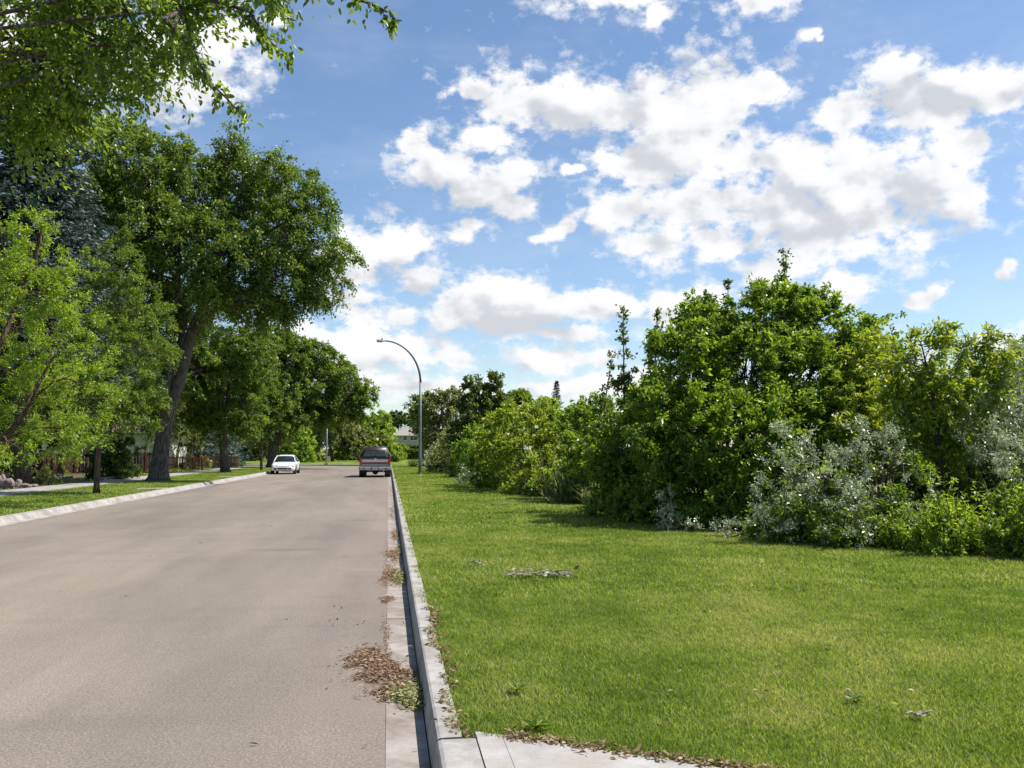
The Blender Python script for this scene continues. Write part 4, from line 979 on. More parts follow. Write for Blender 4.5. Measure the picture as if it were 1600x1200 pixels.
# yard and background trees on the left
def round_tree(name, label, px, py, r, Y, leaf, n, size, base_z=.1, cat='tree', group=None, squash=1.0, trunk_r=.2, bark=None, nl=6, clump=None, **kw):
    c = at(px, py, Y); R = r*Y/F; base = np.array([c[0] + rng.normal()*.1*R, Y, base_z])
    lobes = []
    for i in range(nl):
        a = 2*math.pi*i/nl + rng.random(); e = rng.uniform(-.45, .55)
        lobes.append((c + np.array([math.cos(a)*R*.5, math.sin(a)*R*.5, e*R*squash]), np.array([R*.58, R*.58, R*.5*squash])*rng.uniform(.8, 1.1)))
    lobes.append((c + np.array([0, 0, R*.55*squash]), np.array([R*.5, R*.5, R*.42*squash])))
    if cat == 'shrub':
        for i in range(5):
            a = 2*math.pi*i/5 + rng.random(); zz = base_z + R*.35
            lobes.append((np.array([c[0] + math.cos(a)*R*.5, Y + math.sin(a)*R*.5, zz]), np.array([R*.5, R*.5, R*.38])))
    zt = max(c[2] - R*.5*squash, base_z + .3)
    tr = [[tuple(base) + (trunk_r,), (base[0]*.6 + c[0]*.4, Y, (base_z + zt)/2, trunk_r*.8), (c[0], Y, zt, trunk_r*.6), (c[0], Y, c[2] + R*.2, trunk_r*.3)]]
    return plant(name, label, cat, base, lobes, leaf, n, size, max(int(n/110), 20), clump or R*.24, tr, bark or BARK, group, branch_r=trunk_r*.4, **kw)
G = 'background trees'
round_tree('weeping_birch_tree', 'weeping birch with hanging pale green strands between the big elm trunk and the dark spruce', 285, 630, 62, 84, 'pale', 16000, .24, trunk_r=.14, squash=1.35, droop=1.8, lift=-.4, aspect=.28, upn=.1)
round_tree('yard_tree', 'dark leafy tree in the yard behind the bright ash at the left edge', 40, 560, 130, 66, 'dark', 30000, .26, group=G)
round_tree('yard_tree', 'dark leafy tree behind the slender young ash', 175, 600, 105, 72, 'dark', 26000, .26, group=G)
round_tree('yard_tree', 'dark leafy tree low over the dark red board fence', 80, 655, 52, 56, 'dark', 20000, .17, group=G, trunk_r=.1)
round_tree('yard_tree', 'dark leafy tree filling the gap behind the biggest elm trunk', 250, 610, 85, 92, 'dark', 24000, .3, group=G)
round_tree('yard_tree', 'dark leafy tree behind the forked trunk elm', 330, 600, 75, 112, 'dark', 22000, .34, group=G)
round_tree('yard_tree', 'dark tree crown outside the left edge behind the blue green spruce', -180, 420, 210, 60, 'dark', 16000, .3, group=G)
round_tree('yard_tree', 'hidden dark leafy tree added to shade the dark red fence behind the bright ash', 105, 560, 95, 58, 'dark', 22000, .2, group=G)  # extra crown hidden by the ash, added to cast shade on the fence
round_tree('yard_tree', 'dark leafy tree added to shade the rock garden behind the left edge of the picture', -15, 590, 110, 50, 'dark', 22000, .18, group=G)  # added for the shade it throws over rocks and plants
round_tree('round_shrub', 'big dark round shrub beside the thin ash trunk in the rock garden', 180, 708, 38, 52, 'dark', 16000, .13, cat='shrub', trunk_r=.06, squash=.75)
round_tree('flowering_shrub', 'tall shrub with faded cream flower heads behind the reddish brown fence', 303, 680, 24, 79, 'pale', 5000, .2, cat='shrub', trunk_r=.05)
round_tree('barberry_bush', 'dark red barberry bush in front of the dark red fence', 42, 716, 23, 46, 'red', 7000, .085, cat='shrub', trunk_r=.03, squash=.8)

# across the street
round_tree('crab_apple_tree', 'wide grey green apple tree with twisted trunks behind the far sign pole', 515, 672, 48, 140, 'pale', 24000, .34, squash=.8, trunk_r=.28, nl=8, inner=.3)
round_tree('crab_apple_tree', 'grey green apple tree on the left of the bright green shrub across the street', 425, 680, 42, 146, 'pale', 18000, .34, squash=.8, trunk_r=.25, nl=7)
round_tree('crab_apple_tree', 'lower grey green apple tree right beside the far truck side', 560, 690, 28, 142, 'pale', 12000, .34, squash=.8, trunk_r=.2)
round_tree('maple_shrub', 'bright green round shrub across the street behind the white car', 468, 690, 25, 128, 'ash', 12000, .26, cat='shrub', trunk_r=.12)
round_tree('maple_shrub', 'yellow green bush directly behind the pickup truck canopy', 602, 696, 28, 132, 'yellow', 14000, .27, cat='shrub', trunk_r=.12)
round_tree('maple_shrub', 'smaller yellow green bush left of the pickup truck', 578, 704, 17, 136, 'yellow', 7000, .27, cat='shrub', trunk_r=.1)
round_tree('maple_tree', 'light green round tree in front of the tan roofed bungalow', 594, 666, 24, 190, 'ash', 12000, .36, base_z=1.4, trunk_r=.2)
round_tree('spreading_tree', 'dark tree in front of the crowd of far trees right behind the elm tip', 556, 660, 22, 230, 'dark', 8000, .5, base_z=2, trunk_r=.3, group='far dark trees')
for i, (px, py, r, Y, lab) in enumerate(((575, 664, 20, 300, 'far dark tree just right of the elm tip on the skyline'), (598, 655, 19, 340, 'far dark tree on the skyline over the light green round tree'), (622, 652, 18, 330, 'far dark tree on the skyline above the left end of the tan roof'),
        (643, 654, 19, 340, 'far dark tree on the skyline above the blue grey roof'), (662, 652, 20, 330, 'far dark tree on the skyline behind the street lamp pole'), (540, 664, 22, 310, 'far dark tree on the skyline behind the twisted apple trees'))):
    round_tree('skyline_tree', lab, px, py + 6, r, Y, 'dark', 7000, .6, base_z=2.2, trunk_r=.35, group='far dark trees')
for i, (px, r, lab) in enumerate(((380, 40, 'dark leafy tree behind the farthest big elm'), (300, 50, 'dark leafy tree deep behind the cream flowered shrub'), (200, 55, 'dark leafy tree deep behind the round dark shrub'), (90, 60, 'dark leafy tree deep behind the dark red fence'), (455, 40, 'dark leafy tree behind the bright green shrub'), (-60, 70, 'dark leafy tree outside the left edge of the picture'), (520, 40, 'dark leafy tree behind the wide apple tree'))):
    round_tree('yard_tree', lab, px, 660, r, 185, 'dark', 14000, .5, base_z=.3, group=G, trunk_r=.3)
for (px, py, r, Y, leaf, lab) in ((385, 702, 17, 150, 'pale', 'grey green low shrub behind the thin young elm across the street'), (405, 698, 20, 158, 'dark', 'dark low shrub left of the farthest elm trunk across the street'),
        (440, 702, 17, 152, 'linden', 'mid green low shrub right of the farthest elm trunk across the street'), (492, 704, 16, 150, 'pale', 'grey green low shrub between the bright green shrub and the far sign pole'),
        (535, 705, 16, 153, 'linden', 'mid green low shrub under the wide apple tree'), (556, 706, 14, 156, 'dark', 'dark low shrub left of the truck roof across the street'), (622, 704, 14, 160, 'yellow', 'small yellow green shrub at the left end of the front hedge'),
        (350, 700, 20, 160, 'dark', 'dark low shrub behind the lighter board fence across the street'), (320, 698, 22, 166, 'dark', 'dark low shrub far behind the fence corner post')):
    round_tree('low_bush', lab, px, py, r, Y, leaf, 8000, .3, cat='shrub', trunk_r=.08, squash=.8, group='bushes across the street')
def hedge(label, x0, x1, y, z0, h, d, n, size):
    t = thing('hedge', label, 'hedge', ((x0+x1)/2, y, z0), 'clipped hedges'); L_ = x1-x0
    core = MB().box(((x0+x1)/2, y, z0 + h*.46), (L_-.3, d*.7, h*.9)).build('branches', simple('hedge_wood', (.03, .035, .018), .95), t)
    P = np.stack([rng.uniform(x0, x1, n), y + rng.uniform(-.5, .5, n)*d, z0 + h*rng.random(n)], 1)
    f = rng.integers(0, 3, n); P[f == 0, 1] = y - d*.5 + rng.normal(size=(f == 0).sum())*.05; P[f == 1, 2] = z0 + h + rng.normal(size=(f == 1).sum())*.05
    A = rng.normal(size=(n, 3)); Ls = size*rng.uniform(.6, 1.3, n)
    leaves_mesh('foliage', P, A, nrm(rng.normal(size=(n, 3)) + np.array([0, -.5, .8])), Ls, Ls*.6, rng.random(n), LM['hedge'], t)
Yh1 = 168.0
hedge('front clipped green hedge at the end of the street right of the truck', at(628, 700, Yh1)[0], at(682, 700, Yh1)[0], Yh1, .14, at(640, 703.5, Yh1)[2]-.14, 1.4, 9000, .3)
hedge('upper dark hedge in front of the tan roofed bungalow', at(622, 700, 222)[0], at(670, 700, 222)[0], 222, 1.9, at(640, 697, 222)[2]-1.9, 1.4, 6000, .35)
round_tree('red_leaved_shrub', 'orange red shrub peeking out right of the street lamp pole', 661, 690, 7, 165, 'red', 2500, .3, cat='shrub', trunk_r=.06)

# ------------------------------------------------------------------ thicket on the right
def shrub(name, label, base_px, lobes, leaf, n, size, nclump, clump_r, group='shrubs in the thicket', cat='shrub', stems=14, shape='quad', **kw):
    kw.setdefault('droop', .2); kw.setdefault('lift', .3); kw.setdefault('inner', .45)
    sh = kw.pop('shoots', 0)
    if name in ('low_shrub', 'silver_shrub'): lobes = [(l[0] + rng.normal()*6, l[1] + rng.normal()*9, l[2]*rng.uniform(.75, 1.2)) + tuple(l[3:]) for l in lobes]
    lobs = [jl(lob(*l), .1) for l in lobes]
    if kw.pop('skirt', True):
        for c, r in list(lobs):
            if c[2] - r[2] < .9 and c[2] > .4: lobs.append((np.array([c[0], c[1] - r[1]*.2, .36]), np.array([r[0], r[1], .30])))
    b = np.mean([c for c, r in lobs], axis=0); b[2] = .14
    t = plant(name, label, cat, b, lobs, leaf, n, size, nclump, clump_r, None, kw.pop('bark', TWIG), group, woody='stems', crown='foliage', stems=stems, stem_r=kw.pop('stem_r', .025), shape=shape, **kw)
    if sh:
        paths = []
        Cn = np.array([c for c, r in lobs]); Rn = np.array([r for c, r in lobs])
        for _try in range(sh*30):
            if len(paths) >= sh: break
            k = rng.integers(len(lobs)); u = nrm(rng.normal(size=3) + np.array([0, -.4, .5])); p = Cn[k] + Rn[k]*u*.95
            q = np.linalg.norm((p - Cn)/Rn, axis=1); q[k] = 9
            if q.min() < .95 or p[2] < .4: continue
            d = nrm(u + np.array([0, 0, .7]) + rng.normal(size=3)*.3); L_ = rng.uniform(.2, .6)
            paths.append([p - d*.3, p + d*L_*.5, p + d*L_ + np.array([u[0], u[1], -.4])*L_*.25])
        sp, so_ = spray(paths, 9, .05)
        mb = MB()
        for p_ in paths: mb.tube(p_, [.008, .006, .003], 4, caps=False)
        mb.build('shoot_twigs', TWIG, t)
        foliage('shoot_leaves', t, sp, so_, len(sp)*8, size*1.05, .10, LM[leaf], shape, 2, .2, 0, .6, .8, kw.get('aspect', .5), out_w=1.2)
    return t
shrub('lilac_bush', 'biggest bush of the thicket, tall dark green mound with a domed top', (1090, 812),
      [(1130, 520, 62, 20), (1200, 502, 60, 20), (1275, 510, 58, 20), (1080, 570, 72, 19.5), (1165, 590, 85, 19), (1255, 590, 75, 19), (1030, 645, 52, 20), (1330, 560, 52, 19.5), (985, 690, 56, 20.5), (1060, 680, 82, 18.8), (1150, 700, 82, 18), (960, 740, 40, 21), (1030, 755, 60, 19), (1110, 775, 60, 18), (1235, 680, 70, 18), (1305, 640, 60, 18.5), (1170, 800, 50, 17.5), (1340, 520, 30, 20), (1235, 484, 36, 20), (1105, 515, 34, 20), (985, 790, 30, 19.5), (1060, 805, 34, 18.5)],
      'lilac', 200000, .098, 1700, .32, stems=24, stem_r=.035, shoots=110, aspect=.52, upn=.65)
shrub('lilac_bush', 'second dark green bush mass behind and right of the biggest bush', (7.6, 20.5, .14),
      [(1400, 600, 80, 22), (1330, 650, 80, 21), (1440, 690, 90, 20), (1540, 640, 80, 20), (1620, 650, 80, 19), (1700, 690, 90, 18)], 'lilac', 36000, .10, 330, .36, stems=16)
# slim aspen shoots above the thicket
def shoot(label, px, y0, y1, Y, w, n, name='aspen_sapling'):
    ys = np.linspace(y0, y1, 6); b = at(px + rng.normal()*4, 760, Y); b[2] = .14
    xs = px + np.linspace(0, 1, 6)*rng.normal()*8
    return plant(name, label, 'sapling', b, [lob(x, y, max(w*(1-.75*i/5), 2.5), Y, (y0-y1)/8) for i, (x, y) in enumerate(zip(xs, ys))], 'poplar', n, .075, max(n//26, 14), .16,
                 [[tuple(b) + (.035,)] + [tp(x, y, Y, .022*(1-i/7)) for i, (x, y) in enumerate(zip(xs, ys))]], TWIG, 'aspen saplings over the thicket', branch_r=.012, droop=.1, lift=.7, upn=.3, aspect=.7, inner=.2)
shoot('tallest slim aspen sapling at the left shoulder of the biggest bush', 975, 600, 478, 22.5, 15, 1500)
shoot('slim aspen sapling just right of the tallest one at the left shoulder', 1022, 600, 480, 22.3, 16, 1500)
shoot('short dark aspen sapling at the left foot of the shoulder', 944, 640, 560, 23, 11, 600)
shoot('wispy aspen shoot sticking out highest from the dome of the biggest bush', 1228, 470, 400, 20.3, 17, 1000)
shoot('thin aspen shoot on the upper left slope of the biggest bush', 1134, 500, 436, 20.3, 11, 480)
shoot('thin aspen shoot between the slim saplings and the dome', 1097, 510, 462, 20.4, 10, 480)
shoot('dark slender shoot in the dip between the biggest bush and the yellow green tree', 1404, 560, 516, 19, 5, 140)
# yellow green ash sapling with a dark stem
Y = 15.2
plant('green_ash_sapling', 'yellow green airy young ash with a dark forked stem in front of the thicket', 'tree', at(1470, 810, Y)*[1, 1, 0] + [0, 0, .14],
      [lob(*l) for l in ((1430, 560, 50, Y), (1500, 545, 42, Y), (1550, 560, 40, Y), (1460, 610, 50, Y), (1400, 600, 42, Y+.6), (1520, 610, 46, Y), (1470, 660, 42, Y), (1410, 660, 40, Y), (1540, 530, 24, Y), (1380, 560, 30, Y+.8), (1480, 525, 20, Y), (1500, 690, 36, Y), (1430, 710, 36, Y))],
      'yellow', 15000, .105, 230, .28, [[tp(1470, 815, Y, .05), tp(1469, 740, Y, .042), tp(1464, 690, Y, .036), tp(1460, 640, Y, .028), tp(1450, 580, Y, .018), tp(1440, 540, Y, .01)], [tp(1464, 692, Y, .028), tp(1490, 650, Y, .022), tp(1515, 590, Y, .015), tp(1530, 550, Y, .008)], [tp(1466, 700, Y, .02), tp(1430, 665, Y, .016), tp(1395, 630, Y, .01)]],
      TWIG, None, branch_r=.02, droop=.25, lift=.15, aspect=.36, upn=.75, inner=.3)
shrub('yellow_green_shrub', 'yellow green shrub on the right shoulder of the biggest bush', (7.9, 17.6, .14), [(1355, 555, 38, 18), (1385, 590, 40, 17.6), (1340, 610, 40, 17.4), (1370, 660, 45, 17), (1330, 680, 40, 17)], 'yellow', 11000, .10, 150, .27, aspect=.4)
shrub('yellow_green_shrub', 'pale yellow green shrub growing around the dark forked stem', (8.2, 16, .14), [(1415, 640, 42, 16), (1500, 640, 46, 16.2), (1560, 600, 42, 16.4), (1450, 700, 42, 15.8), (1535, 690, 44, 16), (1600, 560, 36, 16.6), (1480, 740, 40, 15.8)], 'yellow', 15000, .085, 200, .26, aspect=.38, upn=.5, shoots=30)
# silvery wolf willows
S = dict(leaf='silver', bark=TWIGR, aspect=.34, upn=.35, droop=.05, lift=.8, stem_r=.014)
shrub('silver_shrub', 'silver leaved shrub with upright pale tips in front of the biggest bush', (1235, 835), [(1215, 715, 22, 14.8, 40), (1262, 700, 18, 14.8, 46), (1240, 760, 42, 14.6), (1205, 770, 30, 14.6), (1290, 730, 22, 14.7, 38), (1280, 775, 34, 14.5)], n=4800, size=.062, nclump=110, clump_r=.20, **S)
shrub('silver_shrub', 'broad silver leaved shrub in the middle of the thicket front', (1360, 850), [(1345, 720, 36, 14.2), (1390, 730, 40, 14.2), (1360, 770, 52, 14.0), (1420, 775, 36, 14.0), (1320, 790, 40, 13.8), (1400, 700, 22, 14.3, 34), (1350, 690, 18, 14.3, 34)], n=6800, size=.062, nclump=140, clump_r=.20, **S)
shrub('silver_shrub', 'tall silver leaved willow at the right edge behind the yellow green tree', (1600, 850), [(1560, 640, 50, 15.2), (1600, 600, 42, 15.0), (1600, 680, 60, 15), (1545, 700, 42, 14.8), (1650, 620, 60, 14.8), (1590, 740, 46, 13.8), (1660, 720, 70, 14.0), (1520, 650, 30, 16.2), (1590, 560, 24, 15.2)], n=26000, size=.066, nclump=380, clump_r=.25, **S)
shrub('silver_shrub', 'small low silver shrub at the shaded foot of the biggest bush', (1065, 832), [(1050, 800, 16, 17, 24), (1075, 815, 20, 16.6), (1040, 820, 14, 17)], n=1300, size=.062, nclump=30, clump_r=.17, **S)
shrub('silver_shrub', 'low sprawling silver shrub reaching over the lawn left of the silver shrub with upright tips', (1165, 848), [(1150, 820, 24, 15.6, 18), (1180, 810, 24, 15.6, 26), (1125, 830, 16, 15.8, 10), (1195, 835, 20, 15.3, 16)], n=2200, size=.062, nclump=46, clump_r=.17, **S)
# low greenery along the lawn edge
L = dict(aspect=.5, upn=.5, droop=.2, lift=.4, stem_r=.007, stems=4, inner=.25, shoots=26)
shrub('low_shrub', 'low dark green shrub under the silver shrub with upright tips', (1235, 862), [(1225, 825, 36, 14.6, 26), (1270, 830, 34, 14.4, 26), (1195, 830, 26, 15, 20)], 'lilac', 6500, .062, 120, .17, **L)
shrub('low_shrub', 'low leafy shrub in the middle of the thicket front under the broad silver shrub', (1345, 872), [(1320, 835, 36, 13.8, 28), (1365, 830, 38, 13.8, 30), (1400, 840, 32, 13.5, 26), (1300, 850, 26, 14, 16)], 'lilac', 8000, .062, 140, .17, **L)
shrub('low_shrub', 'leafy green shrub growing up through the two silver leaved shrubs', (1310, 850), [(1255, 790, 24, 14.3), (1325, 765, 26, 14.4), (1385, 785, 28, 14.1), (1300, 820, 28, 14.0), (1415, 745, 24, 14.5), (1230, 745, 18, 14.9)], 'lilac', 6500, .066, 110, .2, **L)
shrub('low_shrub', 'bright yellow green low shrub nearest the camera at the right', (1500, 884), [(1470, 830, 44, 12.9, 34), (1520, 825, 46, 12.6, 38), (1440, 850, 34, 13, 24), (1560, 835, 40, 12.4, 36), (1500, 860, 40, 12.4, 20)], 'ash', 9500, .075, 160, .20, aspect=.42, upn=.6, droop=.25, lift=.35, stem_r=.008, stems=4, shoots=40)
shrub('low_shrub', 'low green shrub cut by the right edge of the picture', (1600, 888), [(1600, 800, 46, 12.6, 46), (1640, 830, 60, 12, 50), (1590, 850, 34, 12, 26), (1570, 780, 30, 13, 30)], 'lilac', 9000, .068, 150, .19, **L)
shrub('understory_shrub', 'dark leafy understory between the yellow green ash and the low shrubs', (8.0, 15.6, .14), [(1420, 790, 46, 15.4, 36), (1480, 790, 46, 15.2, 40), (1540, 770, 44, 15.2, 42), (1390, 760, 36, 15.8, 40), (1600, 780, 50, 14.6, 44), (1310, 800, 40, 15.8, 36)], 'dark', 14000, .075, 200, .22, **L)

shrub('understory_shrub', 'shaded undergrowth behind the silver leaved shrubs', (8, 17, .14), [(1200, 770, 50, 17.4), (1260, 770, 55, 17.2), (1320, 770, 55, 17), (1390, 750, 55, 17), (1450, 740, 55, 17), (1520, 740, 60, 17), (1590, 730, 60, 16.6), (1650, 740, 60, 16)], 'lilac', 34000, .10, 330, .28, stems=8)
# row of shrubs further along the lawn
shrub('hedge_shrub', 'bright green shrub with sunlit speckled top in the middle of the shrub row', (850, 772), [(800, 665, 40, 35), (850, 670, 40, 34), (890, 680, 36, 33), (820, 705, 44, 34), (870, 715, 44, 32.5), (775, 700, 34, 36), (830, 640, 20, 36), (900, 730, 34, 31)], 'yellow', 26000, .13, 300, .38, shoots=40)
shrub('hedge_shrub', 'dark green shrub left of the speckled bright one', (775, 757), [(775, 690, 32, 38.5), (765, 720, 32, 38), (800, 735, 32, 36), (745, 700, 26, 42), (790, 660, 28, 39)], 'lilac', 20000, .13, 230, .4)
shrub('hedge_shrub', 'low yellow green shrub at the foot of the speckled bright one', (835, 772), [(830, 740, 22, 31.5), (850, 728, 24, 31), (812, 752, 14, 32), (870, 735, 20, 30.5), (850, 752, 20, 30)], 'yellow', 7000, .11, 110, .28)
shrub('hedge_shrub', 'mid green shrub between the speckled bright one and the biggest bush', (925, 790), [(915, 690, 32, 27), (930, 730, 36, 26), (905, 740, 30, 27.5), (940, 660, 30, 27), (925, 640, 22, 28), (900, 660, 26, 29)], 'lilac', 15000, .12, 180, .32, shoots=30)
shrub('hedge_shrub', 'grey green shrub nearest the street lamp', (700, 734), [(700, 690, 22, 66), (715, 705, 22, 64), (690, 712, 18, 68), (728, 690, 24, 62), (680, 722, 12, 72)], 'pale', 9000, .2, 120, .55)
shrub('hedge_shrub', 'green leafy shrub behind the white speckled one', (735, 743), [(735, 705, 24, 52), (750, 715, 22, 49), (725, 722, 18, 54), (745, 685, 22, 53)], 'lilac', 10000, .17, 130, .5)
shrub('silver_shrub', 'white speckled silver shrub leaning over the lawn in the far shrub row', (745, 752), [(738, 722, 15, 43), (748, 730, 14, 42), (730, 740, 9, 43), (752, 715, 10, 43)], n=1700, size=.12, nclump=40, clump_r=.26, **S)
shrub('silver_shrub', 'pale silver shrub at the far end of the shrub row by the lamp', (685, 728), [(680, 712, 10, 72), (672, 718, 9, 75), (690, 704, 9, 71)], n=900, size=.2, nclump=26, clump_r=.4, **S)
def tuft(label, px, py, w, h, n, group='tall grass clumps'):
    c = ground(px, py, .14); t = thing('grass_clump', label, 'grass clump', c, group); k = c[1]/F; W, H = w*k, h*k
    P = np.stack([c[0] + rng.normal(size=n)*W*.45, c[1] + rng.normal(size=n)*W*.4, np.full(n, .14)], 1)
    A = nrm(np.stack([rng.normal(size=n)*.5, rng.normal(size=n)*.5, np.ones(n)], 1)); Ls = H*rng.uniform(.5, 1.15, n)
    Nn = nrm(rng.normal(size=(n, 3)))
    leaves_mesh('blades', P, A, Nn, Ls, np.maximum(Ls*.018, .006*c[1]/14), rng.random(n), LM['tallgrass'], t, 'leaf6', .1)
    tip = P + A*Ls[:, None]; q = rng.random(n) < .35
    MB().tube([c, c + np.array([0, 0, H*.5])], .01, 5).build('stem', TWIGR, t)
    leaves_mesh('seed_heads', tip[q] - A[q]*.05, A[q] + rng.normal(size=(q.sum(), 3))*.3, Nn[q], np.full(q.sum(), H*.16), np.full(q.sum(), H*.035), rng.random(q.sum()), LM['tallgrass'], t)
tuft('large pale tall grass clump between the speckled shrub row and the biggest bush', 905, 786, 34, 46, 2600)
tuft('pale tall grass clump left of the large one by the low yellow green shrub', 868, 776, 24, 34, 1500)
tuft('tall pale grass at the left foot of the biggest bush', 940, 794, 20, 36, 1200)
tuft('small pale grass clump on the lawn beside the street lamp foot', 648, 729, 7, 11, 500)
tuft('pale grass clump behind the street lamp at the end of the shrub row', 668, 729, 10, 12, 600)
for (px, lab) in ((395, 'yellowish unmown grass behind the thin elm trunk across the street'), (445, 'yellowish unmown grass behind the white car across the street'), (490, 'yellowish unmown grass left of the far sign pole'), (530, 'yellowish unmown grass right of the far sign pole')):
    tuft(lab, px, 718.5, 26, 5, 700, 'unmown grass across the street')

# trees behind the shrub row
plant('black_poplar_tree', 'dark upright poplar with a ragged double top behind the shrub row', 'tree', at(752, 740, 62)*[1, 1, 0] + [0, 0, .14],
      [lob(*l) for l in ((745, 615, 18, 62, 26), (768, 600, 12, 62, 20), (740, 650, 30, 62), (770, 650, 30, 62), (755, 690, 36, 62), (785, 630, 16, 62), (732, 600, 8, 62, 14), (725, 680, 24, 62))],
      'poplar', 22000, .19, 200, .55, [[tuple(at(752, 740, 62)*[1, 1, 0] + [0, 0, .14]) + (.2,), tp(752, 690, 62, .16), tp(750, 640, 62, .1), tp(748, 600, 62, .05)]], BARK, droop=.1, lift=.6, upn=.3, branch_r=.06, aspect=.7)
plant('cottonwood_tree', 'pale green cottonwood with bare grey limbs behind the street lamp', 'tree', at(700, 730, 88)*[1, 1, 0] + [0, 0, .14],
      [lob(*l) for l in ((690, 640, 22, 88), (715, 632, 20, 88), (672, 635, 18, 88), (700, 665, 26, 88), (725, 655, 20, 88), (680, 672, 20, 88), (705, 618, 12, 88), (685, 618, 10, 88), (735, 630, 16, 90), (662, 660, 12, 88), (690, 695, 22, 88))],
      'pale', 20000, .24, 190, .7, [[tuple(at(700, 730, 88)*[1, 1, 0] + [0, 0, .14]) + (.34,), tp(697, 690, 88, .26), tp(692, 660, 88, .18), tp(690, 625, 88, .09)], [tp(697, 692, 88, .2), tp(712, 660, 88, .14), tp(716, 630, 88, .08)], [tp(696, 690, 88, .16), tp(676, 675, 88, .12), tp(664, 668, 88, .06)]], simple('pale_bark', (.30, .26, .22), .9, var=.2), droop=.3, branch_r=.09)
plant('dark_tree', 'dark tree peeking out left of the street lamp pole behind the cottonwood', 'tree', at(655, 720, 100)*[1, 1, 0] + [0, 0, .14],
      [lob(*l) for l in ((652, 632, 14, 100), (660, 650, 16, 100), (645, 625, 7, 100), (668, 625, 12, 100), (664, 672, 16, 100))], 'poplar', 9000, .27, 90, .8,
      [[tuple(at(660, 720, 100)*[1, 1, 0] + [0, 0, .14]) + (.3,), tp(660, 680, 100, .22), tp(656, 640, 100, .1)]], BARK)
round_tree('willow_tree', 'rounded mid green willow behind the middle of the shrub row', 815, 640, 34, 82, 'linden', 18000, .24, trunk_r=.25, squash=.9)
round_tree('willow_tree', 'rounded yellow green willow right of the mid green one', 856, 645, 28, 78, 'ash', 14000, .24, trunk_r=.22, squash=.95, droop=.5)
round_tree('willow_tree', 'dark rounded willow between the ragged poplar and the mid green willow', 790, 650, 28, 88, 'linden', 12000, .25, trunk_r=.22)
round_tree('willow_tree', 'low pale green tree seen over the shrubs just left of the biggest bush', 905, 650, 26, 62, 'pale', 11000, .2, trunk_r=.15, squash=.8)
round_tree('willow_tree', 'green tree behind the thicket out of sight beyond the biggest bush', 1000, 660, 60, 48, 'linden', 9000, .22, trunk_r=.2)
round_tree('willow_tree', 'green tree far behind the right part of the thicket', 1500, 660, 70, 40, 'linden', 9000, .2, trunk_r=.2)
mt = at(1429, 508, 420); t = thing('antenna_mast', 'hair thin far antenna mast rising above the right part of the thicket', 'mast', (mt[0], 420, 2.3))
MB().tube([(mt[0], 420, 2.3), (mt[0], 420, mt[2]*.6), (mt[0], 420, mt[2])], [.35, .22, .08], 6).build('mast', simple('mast_grey', (.25, .27, .30), .6), t)

# ------------------------------------------------------------------ rock garden on the left
ROCK = (lambda g: g.finish(g.ramp(g.noise(3.5, 8, .65), [(.25, (.11, .085, .08)), (.55, (.24, .19, .18)), (.8, (.34, .29, .275))]), .92, g.noise(16, 6, .6), .6, .03, .15))(NG('pink_grey_rock'))
def boulder(label, px, py, w, h, z=.14):
    c = ground(px, py, z); k = c[1]/F; W, H = w*k/2, h*k
    n1, n2 = 14, 9; ph = rng.random(6)*6.28; V = []; Fc = []
    for i in range(n2+1):
        for j in range(n1):
            th = math.pi*i/n2; a = 2*math.pi*j/n1; d = np.array([math.sin(th)*math.cos(a), math.sin(th)*math.sin(a), math.cos(th)])
            s = 1 + .16*math.sin(2.3*d[0]*2+ph[0])*math.cos(3*d[1]+ph[1]) + .12*math.sin(4*d[2]+ph[2]+2*d[0]); d2 = np.sign(d)*np.abs(d)**.82
            V.append(c + np.array([d2[0]*W*s, d2[1]*W*.9*s, H*.42 + d2[2]*H*.56*s]))
    for i in range(n2):
        for j in range(n1): Fc.append((i*n1+j, (i+1)*n1+j, (i+1)*n1+(j+1) % n1, i*n1+(j+1) % n1))
    o = link_mesh('boulder', V, Fc, ROCK); tag(o, label, 'boulder', 'boulders of the rock garden')
for a in (('grey boulder at the very left edge of the rock garden', 3, 764, 14, 22), ('big rounded boulder second from the left edge in the rock garden', 15, 764, 13, 16), ('flat topped boulder behind the big rounded one', 20, 753, 12, 11), ('pinkish boulder in the middle of the rock pile', 28, 762, 11, 12), ('low pinkish boulder at the right end of the rock pile', 40, 763, 16, 7),
          ('flat grey stone lying farthest right in the rock pile', 52, 762, 12, 5), ('grey boulder highest in the pile at the left edge', 4, 750, 12, 12)): boulder(*a)
mb = MB(); sheetpts = [(ground(-40, 775, .145)), (ground(70, 762, .145)), (ground(180, 748, .145)), (ground(200, 738, .145)), (ground(60, 738, .145)), (ground(-60, 742, .145))]
struct(MB().add([(p[0], p[1], .1445) for p in sheetpts], [tuple(range(6))]).build('garden_bed', SOIL))
def edging(label, x0, x1, py, h):
    a, b_ = ground(x0, py, .14), ground(x1, py-2, .14); d = b_-a; L_ = np.linalg.norm(d); rz = math.atan2(d[1], d[0]); m = (a+b_)/2
    t = thing('stone_edging', label, 'stone edging', m, 'stone edgings of the rock garden')
    n = max(3, int(L_/.6))
    for i in range(n):
        c = a + d*(i+.5)/n; MB().box((c[0], c[1], .14 + h/2 + rng.normal()*.008), (L_/n*.95, .32 + rng.random()*.1, h), rz + rng.normal()*.04).build('stone', ROCK, t, False, .025)
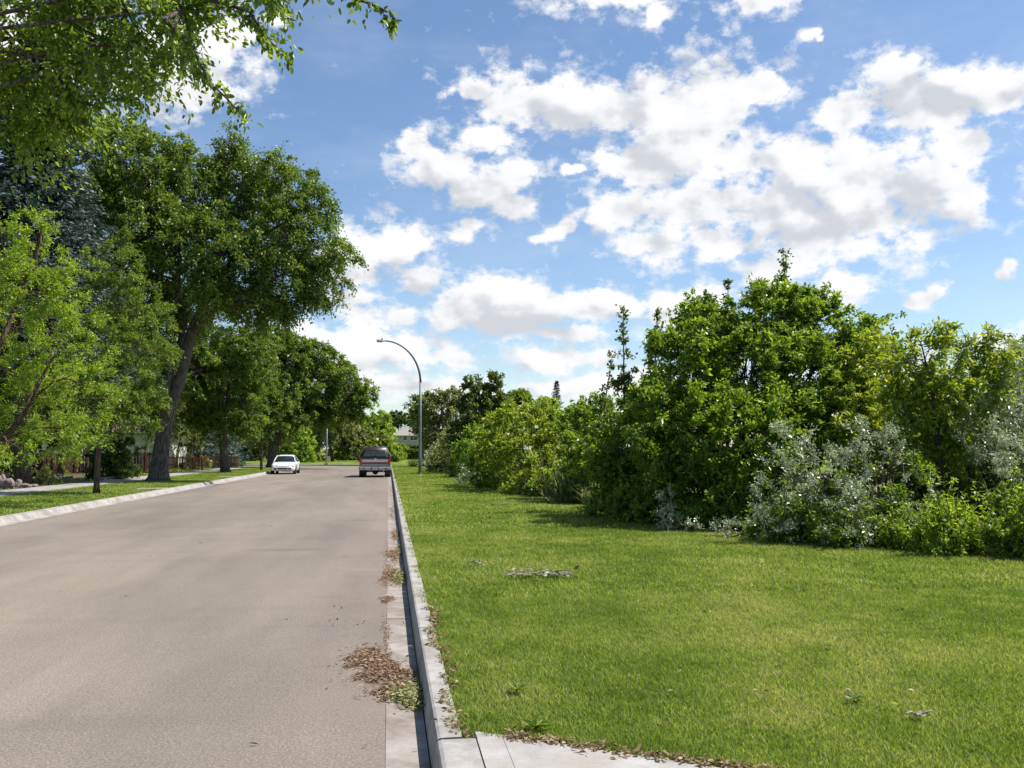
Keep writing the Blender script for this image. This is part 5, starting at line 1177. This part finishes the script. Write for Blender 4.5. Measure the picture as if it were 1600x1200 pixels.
edging('long low row of flat grey stones in front of the grassy plants', 48, 150, 749, .13)
edging('row of pale flat stones near the dark round shrub', 108, 150, 738, .16)
edging('short row of stones ending right of the thin ash trunk', 156, 176, 751, .16)
def gplant(label, px, py, r, leaf, n, size, **kw):
    b = ground(px, py, .14); Y = b[1]
    shrub('garden_plant', label, (px, py), [(px, py - r*.6, r, Y, r*.7), (px - r*.5, py - r*.4, r*.6, Y, r*.5), (px + r*.5, py - r*.45, r*.6, Y, r*.5)], leaf, n, size, max(n//50, 16), .16, 'plants in the rock garden', 'plant', stems=6, stem_r=.01, **kw)
gplant('bright green low plant at the left edge above the boulders', 8, 742, 12, 'ash', 1800, .07)
gplant('grey green bushy plant right of the boulder pile', 33, 756, 13, 'pale', 2200, .07)
gplant('tall green grassy plant in the middle of the rock garden', 62, 748, 17, 'linden', 3000, .09, lift=.9, aspect=.18)
gplant('light green leafy plant behind the tall grassy one', 76, 736, 12, 'ash', 1800, .08)
gplant('small bright yellow green plant right of the grassy one', 95, 741, 9, 'yellow', 1200, .07)
gplant('low dark green groundcover plant between pavement and stones', 75, 758, 17, 'dark', 2200, .07)
gplant('low green groundcover plant right of the small stone row', 200, 745, 17, 'linden', 2600, .08)
def bench():
    c = ground(116, 738, .14); Y = c[1]
    t = thing('garden_bench', 'weathered grey wooden bench in the shade before the dark red fence', 'bench', c)
    W = simple('weathered_wood', (.19, .16, .135), .85, var=.2)
    MB().box((c[0], Y, .58), (1.5, .45, .05)).build('seat', W, t)
    for k in range(3): MB().box((c[0], Y + .22, .70 + k*.15), (1.5, .03, .10)).build('back_slat', W, t)
    for sx in (-.68, .68):
        for sy in (-.18, .2): MB().box((c[0] + sx, Y + sy, .14 + (.42 if sy < 0 else .5)/1), (.07, .07, .84 if sy < 0 else 1.0)).build('leg', W, t)
        MB().box((c[0] + sx, Y, .86), (.08, .5, .04)).build('armrest', W, t)
bench()
for o in list(bpy.data.objects):
    if o.type == 'MESH' and o.parent is None and not o.get('kind') and not o.get('label'): print('UNTAGGED', o.name)
